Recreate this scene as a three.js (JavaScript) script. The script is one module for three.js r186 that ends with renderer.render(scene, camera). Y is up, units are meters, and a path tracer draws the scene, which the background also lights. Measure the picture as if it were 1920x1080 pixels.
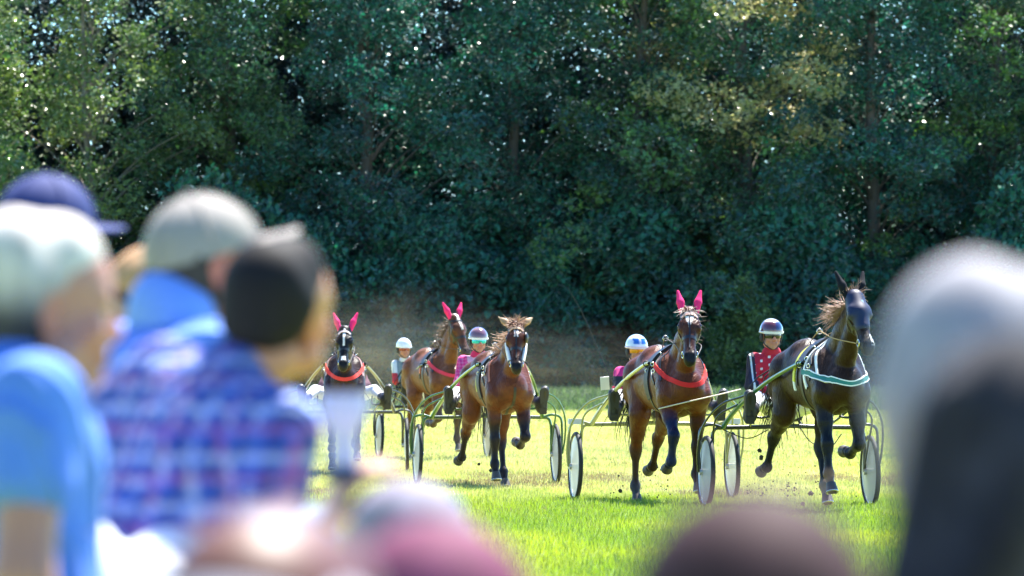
import * as THREE from 'three';
import { Sky } from 'three/addons/objects/Sky.js';
import { mergeGeometries } from 'three/addons/utils/BufferGeometryUtils.js';

// ---------------------------------------------------------------- camera, sky, sun, exposure
const scene = new THREE.Scene();
const EYE = 1.32, FPX = 10667;                      // lens in pixels of a 1920 wide frame (a 195 mm tele)
const camera = new THREE.PerspectiveCamera(2 * Math.atan(540 / FPX) * 180 / Math.PI, 16 / 9, 0.5, 3000);
camera.position.set(0, EYE, 0);
camera.rotation.x = Math.atan(150 / FPX);
camera.focus = 55;
camera.userData.fStop = 5.2;
scene.add(camera);
const renderer = new THREE.WebGLRenderer({ antialias: true });
renderer.setSize(1024, 576);
renderer.toneMapping = THREE.LinearToneMapping;
renderer.toneMappingExposure = 3.7;
renderer.shadowMap.enabled = true;
const sunDir = new THREE.Vector3(0.24, 0.88, -0.42).normalize();
const sky = new Sky();
sky.name = 'sky';
sky.scale.setScalar(2500);
sky.userData.kind = 'structure';
Object.assign(sky.material.uniforms.sunPosition.value, sunDir);
sky.material.uniforms.turbidity.value = 2;
sky.material.uniforms.rayleigh.value = 1.3;
sky.material.uniforms.mieCoefficient.value = 0.004;
sky.material.uniforms.cloudCoverage && (sky.material.uniforms.cloudCoverage.value = 0.15);
scene.add(sky);
scene.environmentIntensity = 0.1;
const sun = new THREE.DirectionalLight(new THREE.Color(1, 0.95, 0.86), 5);
sun.position.copy(sunDir).multiplyScalar(200).add(new THREE.Vector3(0, 0, -70));
sun.target.position.set(0, 0, -70);
sun.castShadow = true;
Object.assign(sun.shadow.camera, { left: -60, right: 60, top: 110, bottom: -110, near: 1, far: 500 });
scene.add(sun, sun.target);

// ---------------------------------------------------------------- helpers
const V = (x, y, z) => new THREE.Vector3(x, y, z);
const R = Math.PI / 180;
function rng(seed) { let s = seed >>> 0; return () => { s = (s + 0x6D2B79F5) | 0; let t = Math.imul(s ^ (s >>> 15), 1 | s); t = (t + Math.imul(t ^ (t >>> 7), 61 | t)) ^ t; return ((t ^ (t >>> 14)) >>> 0) / 4294967296; }; }
const rnd = rng(7);
const lerp = (a, b, t) => a + (b - a) * t, clamp = (x, a = 0, b = 1) => Math.min(b, Math.max(a, x));
const sstep = (a, b, x) => { const t = clamp((x - a) / (b - a)); return t * t * (3 - 2 * t); };
function vnoise(x, y, z = 0) {
  const h = (i, j, k) => { let n = Math.imul(i, 374761393) ^ Math.imul(j, 668265263) ^ Math.imul(k, 2147483647 ^ 0x1234567); n = Math.imul(n ^ (n >>> 13), 1274126177); return ((n ^ (n >>> 16)) >>> 0) / 4294967296; };
  const i = Math.floor(x), j = Math.floor(y), k = Math.floor(z), f = x - i, g = y - j, e = z - k;
  const s = t => t * t * (3 - 2 * t), u = s(f), v = s(g), w = s(e);
  const m = (k2) => lerp(lerp(h(i, j, k2), h(i + 1, j, k2), u), lerp(h(i, j + 1, k2), h(i + 1, j + 1, k2), u), v);
  return lerp(m(k), m(k + 1), w);
}
const px = (x, d) => (x - 960) / FPX * d, py = (y, d) => EYE + (690 - y) / FPX * d;
const groundY = d => 0.65 * sstep(92, 150, d) + 0.02 * Math.max(0, d - 150);
const used = {};
function numbered(n) { used[n] = (used[n] ?? -1) + 1; return used[n] ? n + '_' + String(used[n]).padStart(3, '0') : n; }
function tag(o, label, category, group, kind) {
  if (label) o.userData.label = label; if (category) o.userData.category = category;
  if (group) o.userData.group = group; if (kind) o.userData.kind = kind; return o;
}
function thing(name, pos, yaw = 0) { const g = new THREE.Group(); g.name = numbered(name); g.position.set(...pos); g.rotation.y = yaw; scene.add(g); return g; }
function part(name, geo, m, parent) { const o = new THREE.Mesh(geo, m); o.name = name; o.castShadow = o.receiveShadow = true; parent.add(o); return o; }
const mats = {};
function mat(r, g, b, rough = 0.6, more = {}) {
  const key = [r, g, b, rough, Object.entries(more).map(([k, v]) => k + (v?.uuid ?? v))].join();
  return mats[key] ??= new THREE.MeshPhysicalMaterial({ color: new THREE.Color().setRGB(r, g, b), roughness: rough, side: THREE.DoubleSide, ...more });
}
const coatMat = (rough, more = {}) => mats['v' + rough + Object.entries(more).map(([k, v]) => k + (v?.uuid ?? v)).join()] ??= new THREE.MeshPhysicalMaterial({ vertexColors: true, roughness: rough, side: THREE.DoubleSide, ...more });

function tubeGeo(pts, r, seg = 0, rad = 8, r1 = r) {       // a smooth tube through points, tapering from r to r1
  const c = new THREE.CatmullRomCurve3(pts.map(p => p.isVector3 ? p : V(...p)), false, 'centripetal');
  const n = seg || Math.max(3, pts.length * 5);
  const g = new THREE.TubeGeometry(c, n, 1, rad, false), pos = g.attributes.position, nor = g.attributes.normal;
  for (let i = 0; i <= n; i++) { const rr = lerp(r, r1, i / n) - 1; for (let j = 0; j <= rad; j++) { const k = i * (rad + 1) + j; pos.setXYZ(k, pos.getX(k) + nor.getX(k) * rr, pos.getY(k) + nor.getY(k) * rr, pos.getZ(k) + nor.getZ(k) * rr); } }
  return g;
}
const merge = gs => mergeGeometries(gs.map(g => { const q = g.index ? g.toNonIndexed() : g.clone(); for (const k of Object.keys(q.attributes)) if (!['position', 'normal', 'color'].includes(k)) q.deleteAttribute(k); return q; }));
function place(g, pos, rot = [0, 0, 0], sc = [1, 1, 1]) { return g.applyMatrix4(new THREE.Matrix4().compose(V(...pos), new THREE.Quaternion().setFromEuler(new THREE.Euler(...rot)), V(...sc))); }

// relief of short hair and of cloth folds, tiling every 'size' metres
function bumpTex(n, size, fn) { const d = new Uint8Array(n * n * 4); for (let y = 0; y < n; y++) for (let x = 0; x < n; x++) { const v = clamp(fn(x / n, y / n)) * 255; d.set([v, v, v, 255], (y * n + x) * 4); } const t = new THREE.DataTexture(d, n, n); t.wrapS = t.wrapT = THREE.RepeatWrapping; t.magFilter = THREE.LinearFilter; t.minFilter = THREE.LinearMipmapLinearFilter; t.generateMipmaps = true; t.repeat.set(1 / size, 1 / size); t.needsUpdate = true; return t; }
function tnoise(u, v, fx, fy, s) { const h = (i, j) => { let n = Math.imul(((i % fx) + fx) % fx, 374761393) ^ Math.imul(((j % fy) + fy) % fy, 668265263) ^ Math.imul(s, 974634777); n = Math.imul(n ^ (n >>> 13), 1274126177); return ((n ^ (n >>> 16)) >>> 0) / 4294967296; }; const x = u * fx, y = v * fy, i = Math.floor(x), j = Math.floor(y), e = t => t * t * (3 - 2 * t), a = e(x - i), b = e(y - j); return lerp(lerp(h(i, j), h(i + 1, j), a), lerp(h(i, j + 1), h(i + 1, j + 1), a), b); }
const furBump = bumpTex(256, 0.55, (u, v) => 0.5 * tnoise(u, v, 7, 9, 1) + 0.2 * tnoise(u, v, 60, 18, 2) + 0.15 * tnoise(u, v, 120, 40, 3) + 0.25 * Math.pow(1 - Math.abs(2 * tnoise(u, v, 9, 5, 4) - 1), 6));
const foldBump = bumpTex(256, 0.6, (u, v) => 0.6 * Math.pow(1 - Math.abs(2 * tnoise((u + v * 0.4) % 1, v, 5, 4, 5) - 1), 2) + 0.4 * Math.pow(1 - Math.abs(2 * tnoise(u, (v + u) % 1, 8, 9, 6) - 1), 2));
// ---- bodies: tapered capsules joined by a smooth minimum and meshed with surface nets
const B = (a, b, ra, rb = ra, c = null, n = null, q = 1) => ({ a, b, ra, rb, c, n, q });
function bd(o, x, y, z) {
  let px_ = x - o.a[0], py_ = y - o.a[1], pz = z - o.a[2];
  let bx = o.b[0] - o.a[0], by = o.b[1] - o.a[1], bz = o.b[2] - o.a[2];
  if (o.n) {
    const s = 1 / o.q - 1, n = o.n;
    let t = (px_ * n[0] + py_ * n[1] + pz * n[2]) * s; px_ += n[0] * t; py_ += n[1] * t; pz += n[2] * t;
    t = (bx * n[0] + by * n[1] + bz * n[2]) * s; bx += n[0] * t; by += n[1] * t; bz += n[2] * t;
  }
  const L = bx * bx + by * by + bz * bz;
  let t = L > 1e-12 ? (px_ * bx + py_ * by + pz * bz) / L : 0; t = t < 0 ? 0 : t > 1 ? 1 : t;
  px_ -= bx * t; py_ -= by * t; pz -= bz * t;
  return Math.sqrt(px_ * px_ + py_ * py_ + pz * pz) - (o.ra + (o.rb - o.ra) * t);
}
function sdf(bones, x, y, z, k = 0.016) { let F = 0; for (const o of bones) { const d = bd(o, x, y, z); if (d < 6 * k) F += Math.exp(-Math.max(d, -0.5) / k); } return F > 0 ? -k * Math.log(F) : 0.1; }
function blob(bones, cell, k = 0.016, colorFn = null) {
  const lo = [1e9, 1e9, 1e9], hi = [-1e9, -1e9, -1e9];
  const box = bones.map(o => { const r = Math.max(o.ra, o.rb) * Math.max(1, o.q) + 4 * k; const l = [], h = []; for (let i = 0; i < 3; i++) { l[i] = Math.min(o.a[i], o.b[i]) - r; h[i] = Math.max(o.a[i], o.b[i]) + r; lo[i] = Math.min(lo[i], l[i]); hi[i] = Math.max(hi[i], h[i]); } return [l, h]; });
  const n = lo.map((l, i) => Math.ceil((hi[i] - l) / cell) + 2), [nx, ny, nz] = n;
  const F = new Float32Array(nx * ny * nz);
  bones.forEach((o, bi) => {
    const [l, h] = box[bi], i0 = [], i1 = [];
    for (let i = 0; i < 3; i++) { i0[i] = Math.max(0, Math.floor((l[i] - lo[i]) / cell)); i1[i] = Math.min(n[i] - 1, Math.ceil((h[i] - lo[i]) / cell)); }
    for (let z = i0[2]; z <= i1[2]; z++) for (let y = i0[1]; y <= i1[1]; y++) { let at = (z * ny + y) * nx + i0[0]; for (let x = i0[0]; x <= i1[0]; x++, at++) { const d = bd(o, lo[0] + x * cell, lo[1] + y * cell, lo[2] + z * cell); if (d < 4 * k) F[at] += Math.exp(-Math.max(d, -30 * k) / k); } }
  });
  for (let i = 0; i < F.length; i++) F[i] = F[i] > 0 ? Math.min(4 * k, -k * Math.log(F[i])) : 4 * k;
  const id = new Int32Array(nx * ny * nz).fill(-1), P = [], I = [];
  const off = [0, 1, nx, nx + 1, nx * ny, nx * ny + 1, nx * ny + nx, nx * ny + nx + 1];
  const E = [[0, 1], [2, 3], [4, 5], [6, 7], [0, 2], [1, 3], [4, 6], [5, 7], [0, 4], [1, 5], [2, 6], [3, 7]];
  for (let z = 0; z < nz - 1; z++) for (let y = 0; y < ny - 1; y++) for (let x = 0; x < nx - 1; x++) {
    const at = (z * ny + y) * nx + x; let m = 0;
    for (let c = 0; c < 8; c++) if (F[at + off[c]] < 0) m |= 1 << c;
    if (m === 0 || m === 255) continue;
    let sx = 0, sy = 0, sz = 0, cnt = 0;
    for (const [a, b] of E) { if (((m >> a) & 1) === ((m >> b) & 1)) continue; const fa = F[at + off[a]], fb = F[at + off[b]], t = fa / (fa - fb); sx += lerp(a & 1, b & 1, t); sy += lerp((a >> 1) & 1, (b >> 1) & 1, t); sz += lerp(a >> 2, b >> 2, t); cnt++; }
    id[at] = P.length / 3;
    P.push(lo[0] + (x + sx / cnt) * cell, lo[1] + (y + sy / cnt) * cell, lo[2] + (z + sz / cnt) * cell);
  }
  const quad = (a, b, c, d, flip) => { if (a < 0 || b < 0 || c < 0 || d < 0) return; flip ? I.push(a, b, c, a, c, d) : I.push(a, c, b, a, d, c); };
  for (let z = 1; z < nz - 1; z++) for (let y = 1; y < ny - 1; y++) for (let x = 1; x < nx - 1; x++) {
    const at = (z * ny + y) * nx + x, s = F[at] < 0;
    if (s !== F[at + 1] < 0) quad(id[at], id[at - nx], id[at - nx - nx * ny], id[at - nx * ny], s !== true ? false : true);
    if (s !== F[at + nx] < 0) quad(id[at], id[at - nx * ny], id[at - nx * ny - 1], id[at - 1], s !== true ? false : true);
    if (s !== F[at + nx * ny] < 0) quad(id[at], id[at - 1], id[at - 1 - nx], id[at - nx], s !== true ? false : true);
  }
  const g = new THREE.BufferGeometry(), N = P.length / 3;
  g.setAttribute('position', new THREE.Float32BufferAttribute(P, 3)); g.setIndex(I);
  const nor = new Float32Array(P.length), col = new Float32Array(P.length);
  const fs = (x, y, z) => { // trilinear sample
    const fx = clamp((x - lo[0]) / cell, 0, nx - 2), fy = clamp((y - lo[1]) / cell, 0, ny - 2), fz = clamp((z - lo[2]) / cell, 0, nz - 2), a = fx | 0, b = fy | 0, c = fz | 0, u = fx - a, v = fy - b, w = fz - c, at = (c * ny + b) * nx + a;
    return lerp(lerp(lerp(F[at], F[at + 1], u), lerp(F[at + nx], F[at + nx + 1], u), v), lerp(lerp(F[at + nx * ny], F[at + nx * ny + 1], u), lerp(F[at + nx * ny + nx], F[at + nx * ny + nx + 1], u), v), w);
  };
  const anyC = bones.some(o => o.c);
  for (let i = 0; i < N; i++) {
    const x = P[3 * i], y = P[3 * i + 1], z = P[3 * i + 2], e = cell * 0.9;
    let gx = fs(x + e, y, z) - fs(x - e, y, z), gy = fs(x, y + e, z) - fs(x, y - e, z), gz = fs(x, y, z + e) - fs(x, y, z - e), L = Math.hypot(gx, gy, gz) || 1;
    nor.set([gx / L, gy / L, gz / L], 3 * i);
    let r = 0, gg = 0, b = 0, W = 1e-20;
    if (anyC) for (let j = 0; j < bones.length; j++) { const o = bones[j], [l, h] = box[j]; if (!o.c || x < l[0] || x > h[0] || y < l[1] || y > h[1] || z < l[2] || z > h[2]) continue; const d = bd(o, x, y, z); if (d > 4 * k) continue; const w = Math.exp(-d / 0.011); r += w * o.c[0]; gg += w * o.c[1]; b += w * o.c[2]; W += w; }
    let c = [r / W, gg / W, b / W]; if (colorFn) c = colorFn(x, y, z, c, nor[3 * i], nor[3 * i + 1], nor[3 * i + 2]);
    col.set(c, 3 * i);
  }
  g.setAttribute('normal', new THREE.BufferAttribute(nor, 3)); g.setAttribute('color', new THREE.BufferAttribute(col, 3));
  const uv = new Float32Array(N * 2); for (let i = 0; i < N; i++) { uv[2 * i] = P[3 * i] + P[3 * i + 2]; uv[2 * i + 1] = P[3 * i + 1]; } g.setAttribute('uv', new THREE.BufferAttribute(uv, 2));
  return g;
}
function ribbon(P, N, w, th) {                          // a strap: points, outward normals, width, thickness
  const n = P.length, pos = [], idx = [];
  for (let i = 0; i < n; i++) {
    const t = P[Math.min(n - 1, i + 1)].clone().sub(P[Math.max(0, i - 1)]).normalize(), b = N[i].clone().cross(t).normalize(), o = N[i].clone().normalize();
    for (const [s, e] of [[-1, 0], [-1, 1], [1, 1], [1, 0]]) { const q = P[i].clone().addScaledVector(b, s * w / 2).addScaledVector(o, e * th - 0.004); pos.push(q.x, q.y, q.z); }
    if (i < n - 1) for (let j = 0; j < 4; j++) { const a = i * 4 + j, c = i * 4 + (j + 1) % 4; idx.push(a, c, a + 4, c, c + 4, a + 4); }
  }
  const g = new THREE.BufferGeometry(); g.setAttribute('position', new THREE.Float32BufferAttribute(pos, 3)); g.setIndex(idx);
  const q = g.toNonIndexed(); q.computeVertexNormals(); return q;
}
function strap(bones, pts, w, th = 0.007) {            // a ribbon laid on the surface of a body
  const c = new THREE.CatmullRomCurve3(pts.map(p => V(...p)), false, 'centripetal'), n = Math.max(4, Math.ceil(c.getLength() / 0.025)), P = [], N = [];
  for (let i = 0; i <= n; i++) {
    const p = c.getPoint(i / n); let g = V(0, 0, 1);
    for (let it = 0; it < 8; it++) {
      const e = 0.006, f = sdf(bones, p.x, p.y, p.z);
      g = V(sdf(bones, p.x + e, p.y, p.z) - sdf(bones, p.x - e, p.y, p.z), sdf(bones, p.x, p.y + e, p.z) - sdf(bones, p.x, p.y - e, p.z), sdf(bones, p.x, p.y, p.z + e) - sdf(bones, p.x, p.y, p.z - e));
      if (g.length() < 1e-6) break; g.normalize(); p.addScaledVector(g, -clamp(f, -0.05, 0.05) * 0.9);
    }
    P.push(p); N.push(g);
  }
  return ribbon(P, N, w, th);
}

// ---------------------------------------------------------------- ground and grass
{
  const xs = 90, zs = 170, pos = [], col = [], idx = [];
  for (let j = 0; j <= zs; j++) for (let i = 0; i <= xs; i++) {
    const d = j < 150 ? -30 + j * 1.5 : 195 + (j - 150) ** 2 * 5, w = j < 150 ? 60 : 60 + (d - 195) * 1.0, x = (i / xs - 0.5) * 2 * w;
    pos.push(x, groundY(d) - (d > 195 ? 0 : 0), -d);
    const n = vnoise(x * 0.4, d * 0.15, 3) * 0.6 + vnoise(x * 2.1, d * 0.6, 9) * 0.4;
    const pale = sstep(56, 64, d + n * 6) * (1 - sstep(118, 128, d)) * (0.55 + 0.6 * n);
    const dark = sstep(122, 132, d);  // ground colour darkened for tree shade from the forest edge back
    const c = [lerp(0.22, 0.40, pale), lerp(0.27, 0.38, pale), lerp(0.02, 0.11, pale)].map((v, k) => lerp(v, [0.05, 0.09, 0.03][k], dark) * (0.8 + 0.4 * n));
    col.push(...c);
    if (i < xs && j < zs) { const a = j * (xs + 1) + i; idx.push(a, a + 1, a + xs + 1, a + 1, a + xs + 2, a + xs + 1); }
  }
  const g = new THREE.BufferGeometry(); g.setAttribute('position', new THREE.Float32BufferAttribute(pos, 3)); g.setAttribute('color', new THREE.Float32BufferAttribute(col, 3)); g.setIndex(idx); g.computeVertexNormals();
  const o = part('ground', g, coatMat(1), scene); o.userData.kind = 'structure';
}
function tuft(n, h, w, spread, seed) {
  const r = rng(seed), pos = [], nor = [];
  for (let i = 0; i < n; i++) {
    const a = r() * 6.28, x = (r() - 0.5) * spread, z = (r() - 0.5) * spread, hh = h * (0.5 + 0.7 * r()), l = hh * (0.15 + 0.6 * r()), c = Math.cos(a), s = Math.sin(a), ww = w * (0.6 + 0.8 * r());
    const p0 = [x - s * ww, 0, z + c * ww], p1 = [x + s * ww, 0, z - c * ww], m0 = [x + c * l * 0.35 - s * ww * 0.8, hh * 0.6, z + s * l * 0.35 + c * ww * 0.8], m1 = [x + c * l * 0.35 + s * ww * 0.8, hh * 0.6, z + s * l * 0.35 - c * ww * 0.8], t = [x + c * l, hh, z + s * l];
    for (const p of [p0, p1, m1, p0, m1, m0, m0, m1, t]) pos.push(...p);
    for (let k = 0; k < 9; k++) nor.push(c * 0.8, 0.6, s * 0.8);
  }
  const g = new THREE.BufferGeometry(); g.setAttribute('position', new THREE.Float32BufferAttribute(pos, 3)); g.setAttribute('normal', new THREE.Float32BufferAttribute(nor, 3)); return g;
}
const bladeMat = new THREE.MeshPhysicalMaterial({ color: 0xffffff, roughness: 0.92, transmission: 0.5, thickness: 0, side: THREE.DoubleSide, clearcoat: 0.25, clearcoatRoughness: 0.4 });
function grass(name, geo, count, d0, d1, colorOf, scaleOf, label) {
  const im = new THREE.InstancedMesh(geo, bladeMat, count), M = new THREE.Matrix4(), q = new THREE.Quaternion(), r = rng(d0 * 31 + 5), c = new THREE.Color();
  for (let i = 0; i < count; i++) {
    const d = d0 * Math.pow(d1 / d0, r()), x = (r() - 0.5) * 2 * (d * 0.115 + 1.2);
    const n = vnoise(x * 1.3, d * 0.5, 2) * 0.6 + vnoise(x * 5, d * 2, 4) * 0.4;
    q.setFromAxisAngle(V(0, 1, 0), r() * 6.28); const s = scaleOf(d, x, n, r());
    M.compose(V(x, groundY(d) - 0.004, -d), q, V(s, s * (0.7 + 0.6 * r()), s)); im.setMatrixAt(i, M);
    im.setColorAt(i, c.setRGB(...colorOf(d, x, n, r())));
  }
  im.name = name; im.castShadow = im.receiveShadow = true; tag(im, label, 'grass', null, 'stuff'); scene.add(im);
}
const worn = (x, d) => sstep(0.56, 0.72, vnoise(x * 0.8 + 4, d * 0.22, 33) * 0.7 + vnoise(x * 3, d * 0.8, 35) * 0.3) * sstep(50, 55, d) * (1 - sstep(66, 78, d)) * 0.75;
const grassColor = (d, x, n, r) => {
  const pale = sstep(53, 63, d + (n - 0.5) * 10) * (0.45 + 0.75 * n) * (1 - 0.6 * sstep(2.6, 4.0, x - (d - 50) * 0.05)), g = sstep(0.4, 0.7, vnoise(x * 0.9, d * 0.28, 21)) * 0.5 + 0.4 * r, k = (0.7 + 0.5 * r) * (1 - 0.3 * g);
  const wn = worn(x, d); if (r < wn) return [0.36 * k, 0.29 * k, 0.13 * k];
  return [lerp(0.46 - 0.2 * g, 0.64, pale) * k, lerp(0.54 - 0.06 * g, 0.66, pale) * k, lerp(0.02, 0.22, pale) * k];
};
grass('field_grass', tuft(9, 0.052, 0.0032, 0.14, 11), 110000, 33, 76, grassColor, (d, x, n, r) => 0.7 + 0.5 * r + 0.5 * n * (1 - sstep(55, 62, d)), 'short sunlit yellow green grass of the racing field');
grass('far_field_grass', tuft(9, 0.055, 0.006, 0.3, 12), 60000, 76, 131, grassColor, (d, x, n, r) => 0.8 + 0.6 * r, 'pale bleached grass in the far half of the field');
grass('shade_tinted_grass', tuft(9, 0.16, 0.01, 0.5, 13), 30000, 124, 151, (d, x, n, r) => [0.09 * (0.7 + 0.6 * r), 0.17 * (0.7 + 0.6 * r), 0.045], (d, x, n, r) => 0.8 + 0.8 * r, 'uncut grass along the forest edge, coloured darker for the tree shade');  // dark green of this taller strip stands in for the tree shadow

// ---------------------------------------------------------------- trees
function leafClump(n, len, wid, spread, seed) {
  const r = rng(seed), pos = [], nor = [];
  for (let i = 0; i < n; i++) {
    const a = r() * 6.28, tilt = (r() - 0.35) * 1.5, c = V((r() - 0.5) * spread, (r() - 0.5) * spread * 0.7, (r() - 0.5) * spread);
    const dir = V(Math.cos(a) * Math.cos(tilt), -Math.sin(tilt), Math.sin(a) * Math.cos(tilt)), side = V(-Math.sin(a), (r() - 0.5) * 0.9, Math.cos(a)).normalize(), up = side.clone().cross(dir).normalize(); if (up.y < 0) up.negate();
    const L = len * (0.7 + 0.6 * r()), W = wid * (0.7 + 0.6 * r());
    const p0 = c, p3 = c.clone().addScaledVector(dir, L), m = c.clone().addScaledVector(dir, L * 0.45).addScaledVector(up, -W * 0.25), l = c.clone().addScaledVector(dir, L * 0.42).addScaledVector(side, W), rr = c.clone().addScaledVector(dir, L * 0.42).addScaledVector(side, -W);
    const n1 = l.clone().sub(p0).cross(m.clone().sub(p0)).normalize(), n2 = m.clone().sub(p0).cross(rr.clone().sub(p0)).normalize(); if (n1.y < 0) n1.negate(); if (n2.y < 0) n2.negate();
    for (const p of [p0, l, m, l, p3, m]) { pos.push(p.x, p.y, p.z); nor.push(n1.x, n1.y, n1.z); }
    for (const p of [p0, m, rr, m, p3, rr]) { pos.push(p.x, p.y, p.z); nor.push(n2.x, n2.y, n2.z); }
  }
  const g = new THREE.BufferGeometry(); g.setAttribute('position', new THREE.Float32BufferAttribute(pos, 3)); g.setAttribute('normal', new THREE.Float32BufferAttribute(nor, 3)); return g;
}
const leafMat = new THREE.MeshPhysicalMaterial({ color: 0xffffff, roughness: 0.95, transmission: 0.45, thickness: 0, side: THREE.DoubleSide, clearcoat: 0.6, clearcoatRoughness: 0.2 });
const barkMat = mat(0.10, 0.085, 0.07, 0.95), barkPale = mat(0.2, 0.17, 0.13, 0.95);
const clumpFine = leafClump(8, 0.13, 0.042, 0.42, 21), clumpBig = leafClump(9, 0.24, 0.09, 0.8, 22);
function makeTree(name, o) {                           // o: h, rad, boughs, perBough, clump, tint, low, seed, bark
  const r = rng(o.seed), root = new THREE.Group(); root.name = name;
  const H = o.h, limbs = [], trunkR = o.trunkR ?? 0.24, wob = [[0, -0.2, 0]];
  for (let i = 1; i <= 6; i++) wob.push([(r() - 0.5) * 0.5, H * 0.92 * i / 6, (r() - 0.5) * 0.5]);
  const tr = part('trunk', tubeGeo(wob, trunkR, 24, 9, 0.04), o.bark ?? barkMat, root);
  const boughs = [];
  for (let i = 0; i < o.boughs; i++) {
    const t = (i + r() * 0.8) / o.boughs, y = lerp(o.low, H, Math.pow(t, o.bias ?? 1)), prof = 1.25 - 0.85 * Math.pow(clamp((y - o.low) / (H - o.low)), 1.1) + 0.15 * Math.sin(i * 1.7), a = i * 2.4 + r() * 1.2, rr = o.rad * prof * (0.2 + 0.85 * r());
    const c = V(Math.cos(a) * rr, y + (r() - 0.3) * 0.5, Math.sin(a) * rr), s = o.size * (0.7 + 0.6 * r());
    boughs.push({ c, s, a, tint: r(), droop: 0.15 + 0.35 * r() });
    const y0 = Math.max(0.6, y - rr * 0.55 - 0.5);
    limbs.push(tubeGeo([[0, y0, 0], [c.x * 0.5, lerp(y0, c.y, 0.65), c.z * 0.5], [c.x, c.y, c.z]], 0.02 + 0.03 * (1 - t), 6, 5, 0.008));
  }
  part('limb', merge(limbs), o.bark ?? barkMat, root).userData.kind = 'stuff';
  const per = boughs.map(b => Math.round(o.perBough * (b.s / o.size) ** 2 * (b.c.y > o.visible ? 0.2 : 1)));
  const im = new THREE.InstancedMesh(o.clump, leafMat, per.reduce((a, b) => a + b, 0)), M = new THREE.Matrix4(), q = new THREE.Quaternion(), e = new THREE.Euler(), c = new THREE.Color();
  let k = 0;
  boughs.forEach((b, bi) => {
    for (let i = 0; i < per[bi]; i++) {
      let v; do v = V(r() * 2 - 1, r() * 2 - 1, r() * 2 - 1); while (v.lengthSq() > 1);
      v.multiplyScalar(Math.pow(v.length() + 1e-3, -0.45));
      const out = v.x * Math.cos(b.a) + v.z * Math.sin(b.a), big = b.c.y > o.visible ? 1.45 : 1;
      const fine = 0.75 + 0.5 * vnoise(b.c.x * 3 + v.x * 4, v.y * 4, v.z * 4 + bi);
      const p = V(b.c.x + v.x * b.s * fine, b.c.y + v.y * b.s * 0.5 * fine - out * b.s * b.droop, b.c.z + v.z * b.s * fine);
      e.set((r() - 0.5) * 0.9, r() * 6.28, (r() - 0.5) * 0.9); q.setFromEuler(e); const s = (0.7 + 0.6 * r()) * big;
      M.compose(p, q, V(s, s, s)); im.setMatrixAt(k, M);
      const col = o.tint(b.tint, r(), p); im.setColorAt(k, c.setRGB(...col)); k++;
    }
  });
  im.name = 'crown'; im.castShadow = im.receiveShadow = true; im.userData.kind = 'stuff'; root.add(im);
  return root;
}
const mixC = (a, b, t) => a.map((v, i) => lerp(v, b[i], t));
const greenA = (b, r) => mixC([0.007, 0.105, 0.058], [0.12, 0.26, 0.03], clamp(b * 0.9 + r * 0.3 - 0.15)).map(v => v * (0.5 + 1.0 * r));
const greenB = (b, r) => mixC([0.002, 0.090, 0.072], [0.014, 0.18, 0.078], clamp(b * 0.7 + r * 0.4)).map(v => v * (0.5 + 1.0 * r));
const greenShade = (b, r) => [0.002, 0.030, 0.026].map(v => v * (0.5 + 1.0 * r));  // leaf green darkened to paint the shade deeper in the forest
const greenC = (b, r) => mixC([0.04, 0.15, 0.03], [0.19, 0.27, 0.05], clamp(b * 0.8 + r * 0.4)).map(v => v * (0.7 + 0.7 * r));
const greenSun = (b, r, p) => (b > 0.25 && p.y > 6.2 ? mixC([0.32, 0.38, 0.09], [0.60, 0.52, 0.24], r) : greenA(b, r));  // yellow tree: sunlit upper clumps put into the leaf tint
const V0 = 11.2;
const protos = [
  makeTree('broadleaf_tree', { h: 15, rad: 3.5, boughs: 105, perBough: 66, size: 0.85, clump: clumpFine, tint: greenB, low: 0.9, bias: 1.1, seed: 101, visible: V0 }),
  makeTree('broadleaf_tree', { h: 14, rad: 3.2, boughs: 98, perBough: 60, size: 0.82, clump: clumpFine, tint: greenA, low: 0.8, bias: 1.1, seed: 102, visible: V0 }),
  makeTree('broadleaf_tree', { h: 14, rad: 3.4, boughs: 110, perBough: 40, size: 0.76, clump: clumpFine, tint: greenC, low: 1.0, bias: 1.1, seed: 103, visible: V0, bark: barkPale, trunkR: 0.11 }),
  makeTree('broadleaf_tree', { h: 14.5, rad: 3.4, boughs: 98, perBough: 60, size: 0.82, clump: clumpFine, tint: greenSun, low: 0.9, bias: 1.1, seed: 104, visible: V0 }),
  makeTree('broadleaf_tree', { h: 16, rad: 4.0, boughs: 130, perBough: 80, size: 1.7, clump: clumpFine, tint: greenShade, low: 0.3, bias: 1.25, seed: 105, visible: 99 }),
];
const spots = [ // px of the trunk, distance, prototype, turn, scale, label
  [-60, 152, 2, 0.3, 1.0, 'yellow green sunlit tree at the far left edge of the forest', null],
  [170, 151.5, 2, 2.1, 0.97, 'bright green tree with pale thin stems showing, above the blue cap', null],
  [420, 153, 1, 1.1, 1.0, 'dark green tree with yellowish tips rising above the beige cap', null],
  [690, 152, 0, 4.0, 1.02, 'dense dark teal tree with drooping boughs above the leftmost racing horse', null],
  [960, 152.5, 0, 0.9, 0.98, 'dense dark teal tree at the middle of the forest edge', null],
  [1210, 152, 1, 3.3, 1.05, 'dark green tree left of the pale yellow tree in the forest edge', null],
  [1385, 151.8, 3, 5.2, 1.06, 'tree with yellow and rusty leaves, sunlit clumps painted pale, high above the second driver from the right', null],
  [1640, 151.5, 0, 5.6, 1.0, 'dark teal tree with drooping boughs above the rightmost horse', null],
  [1870, 152.5, 1, 2.6, 1.0, 'green tree at the right edge above the grey haired spectator', null],
  [2110, 153, 0, 1.9, 1.0, null, 'front'], [-330, 153, 1, 0.6, 1, null, 'front'],
];
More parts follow.
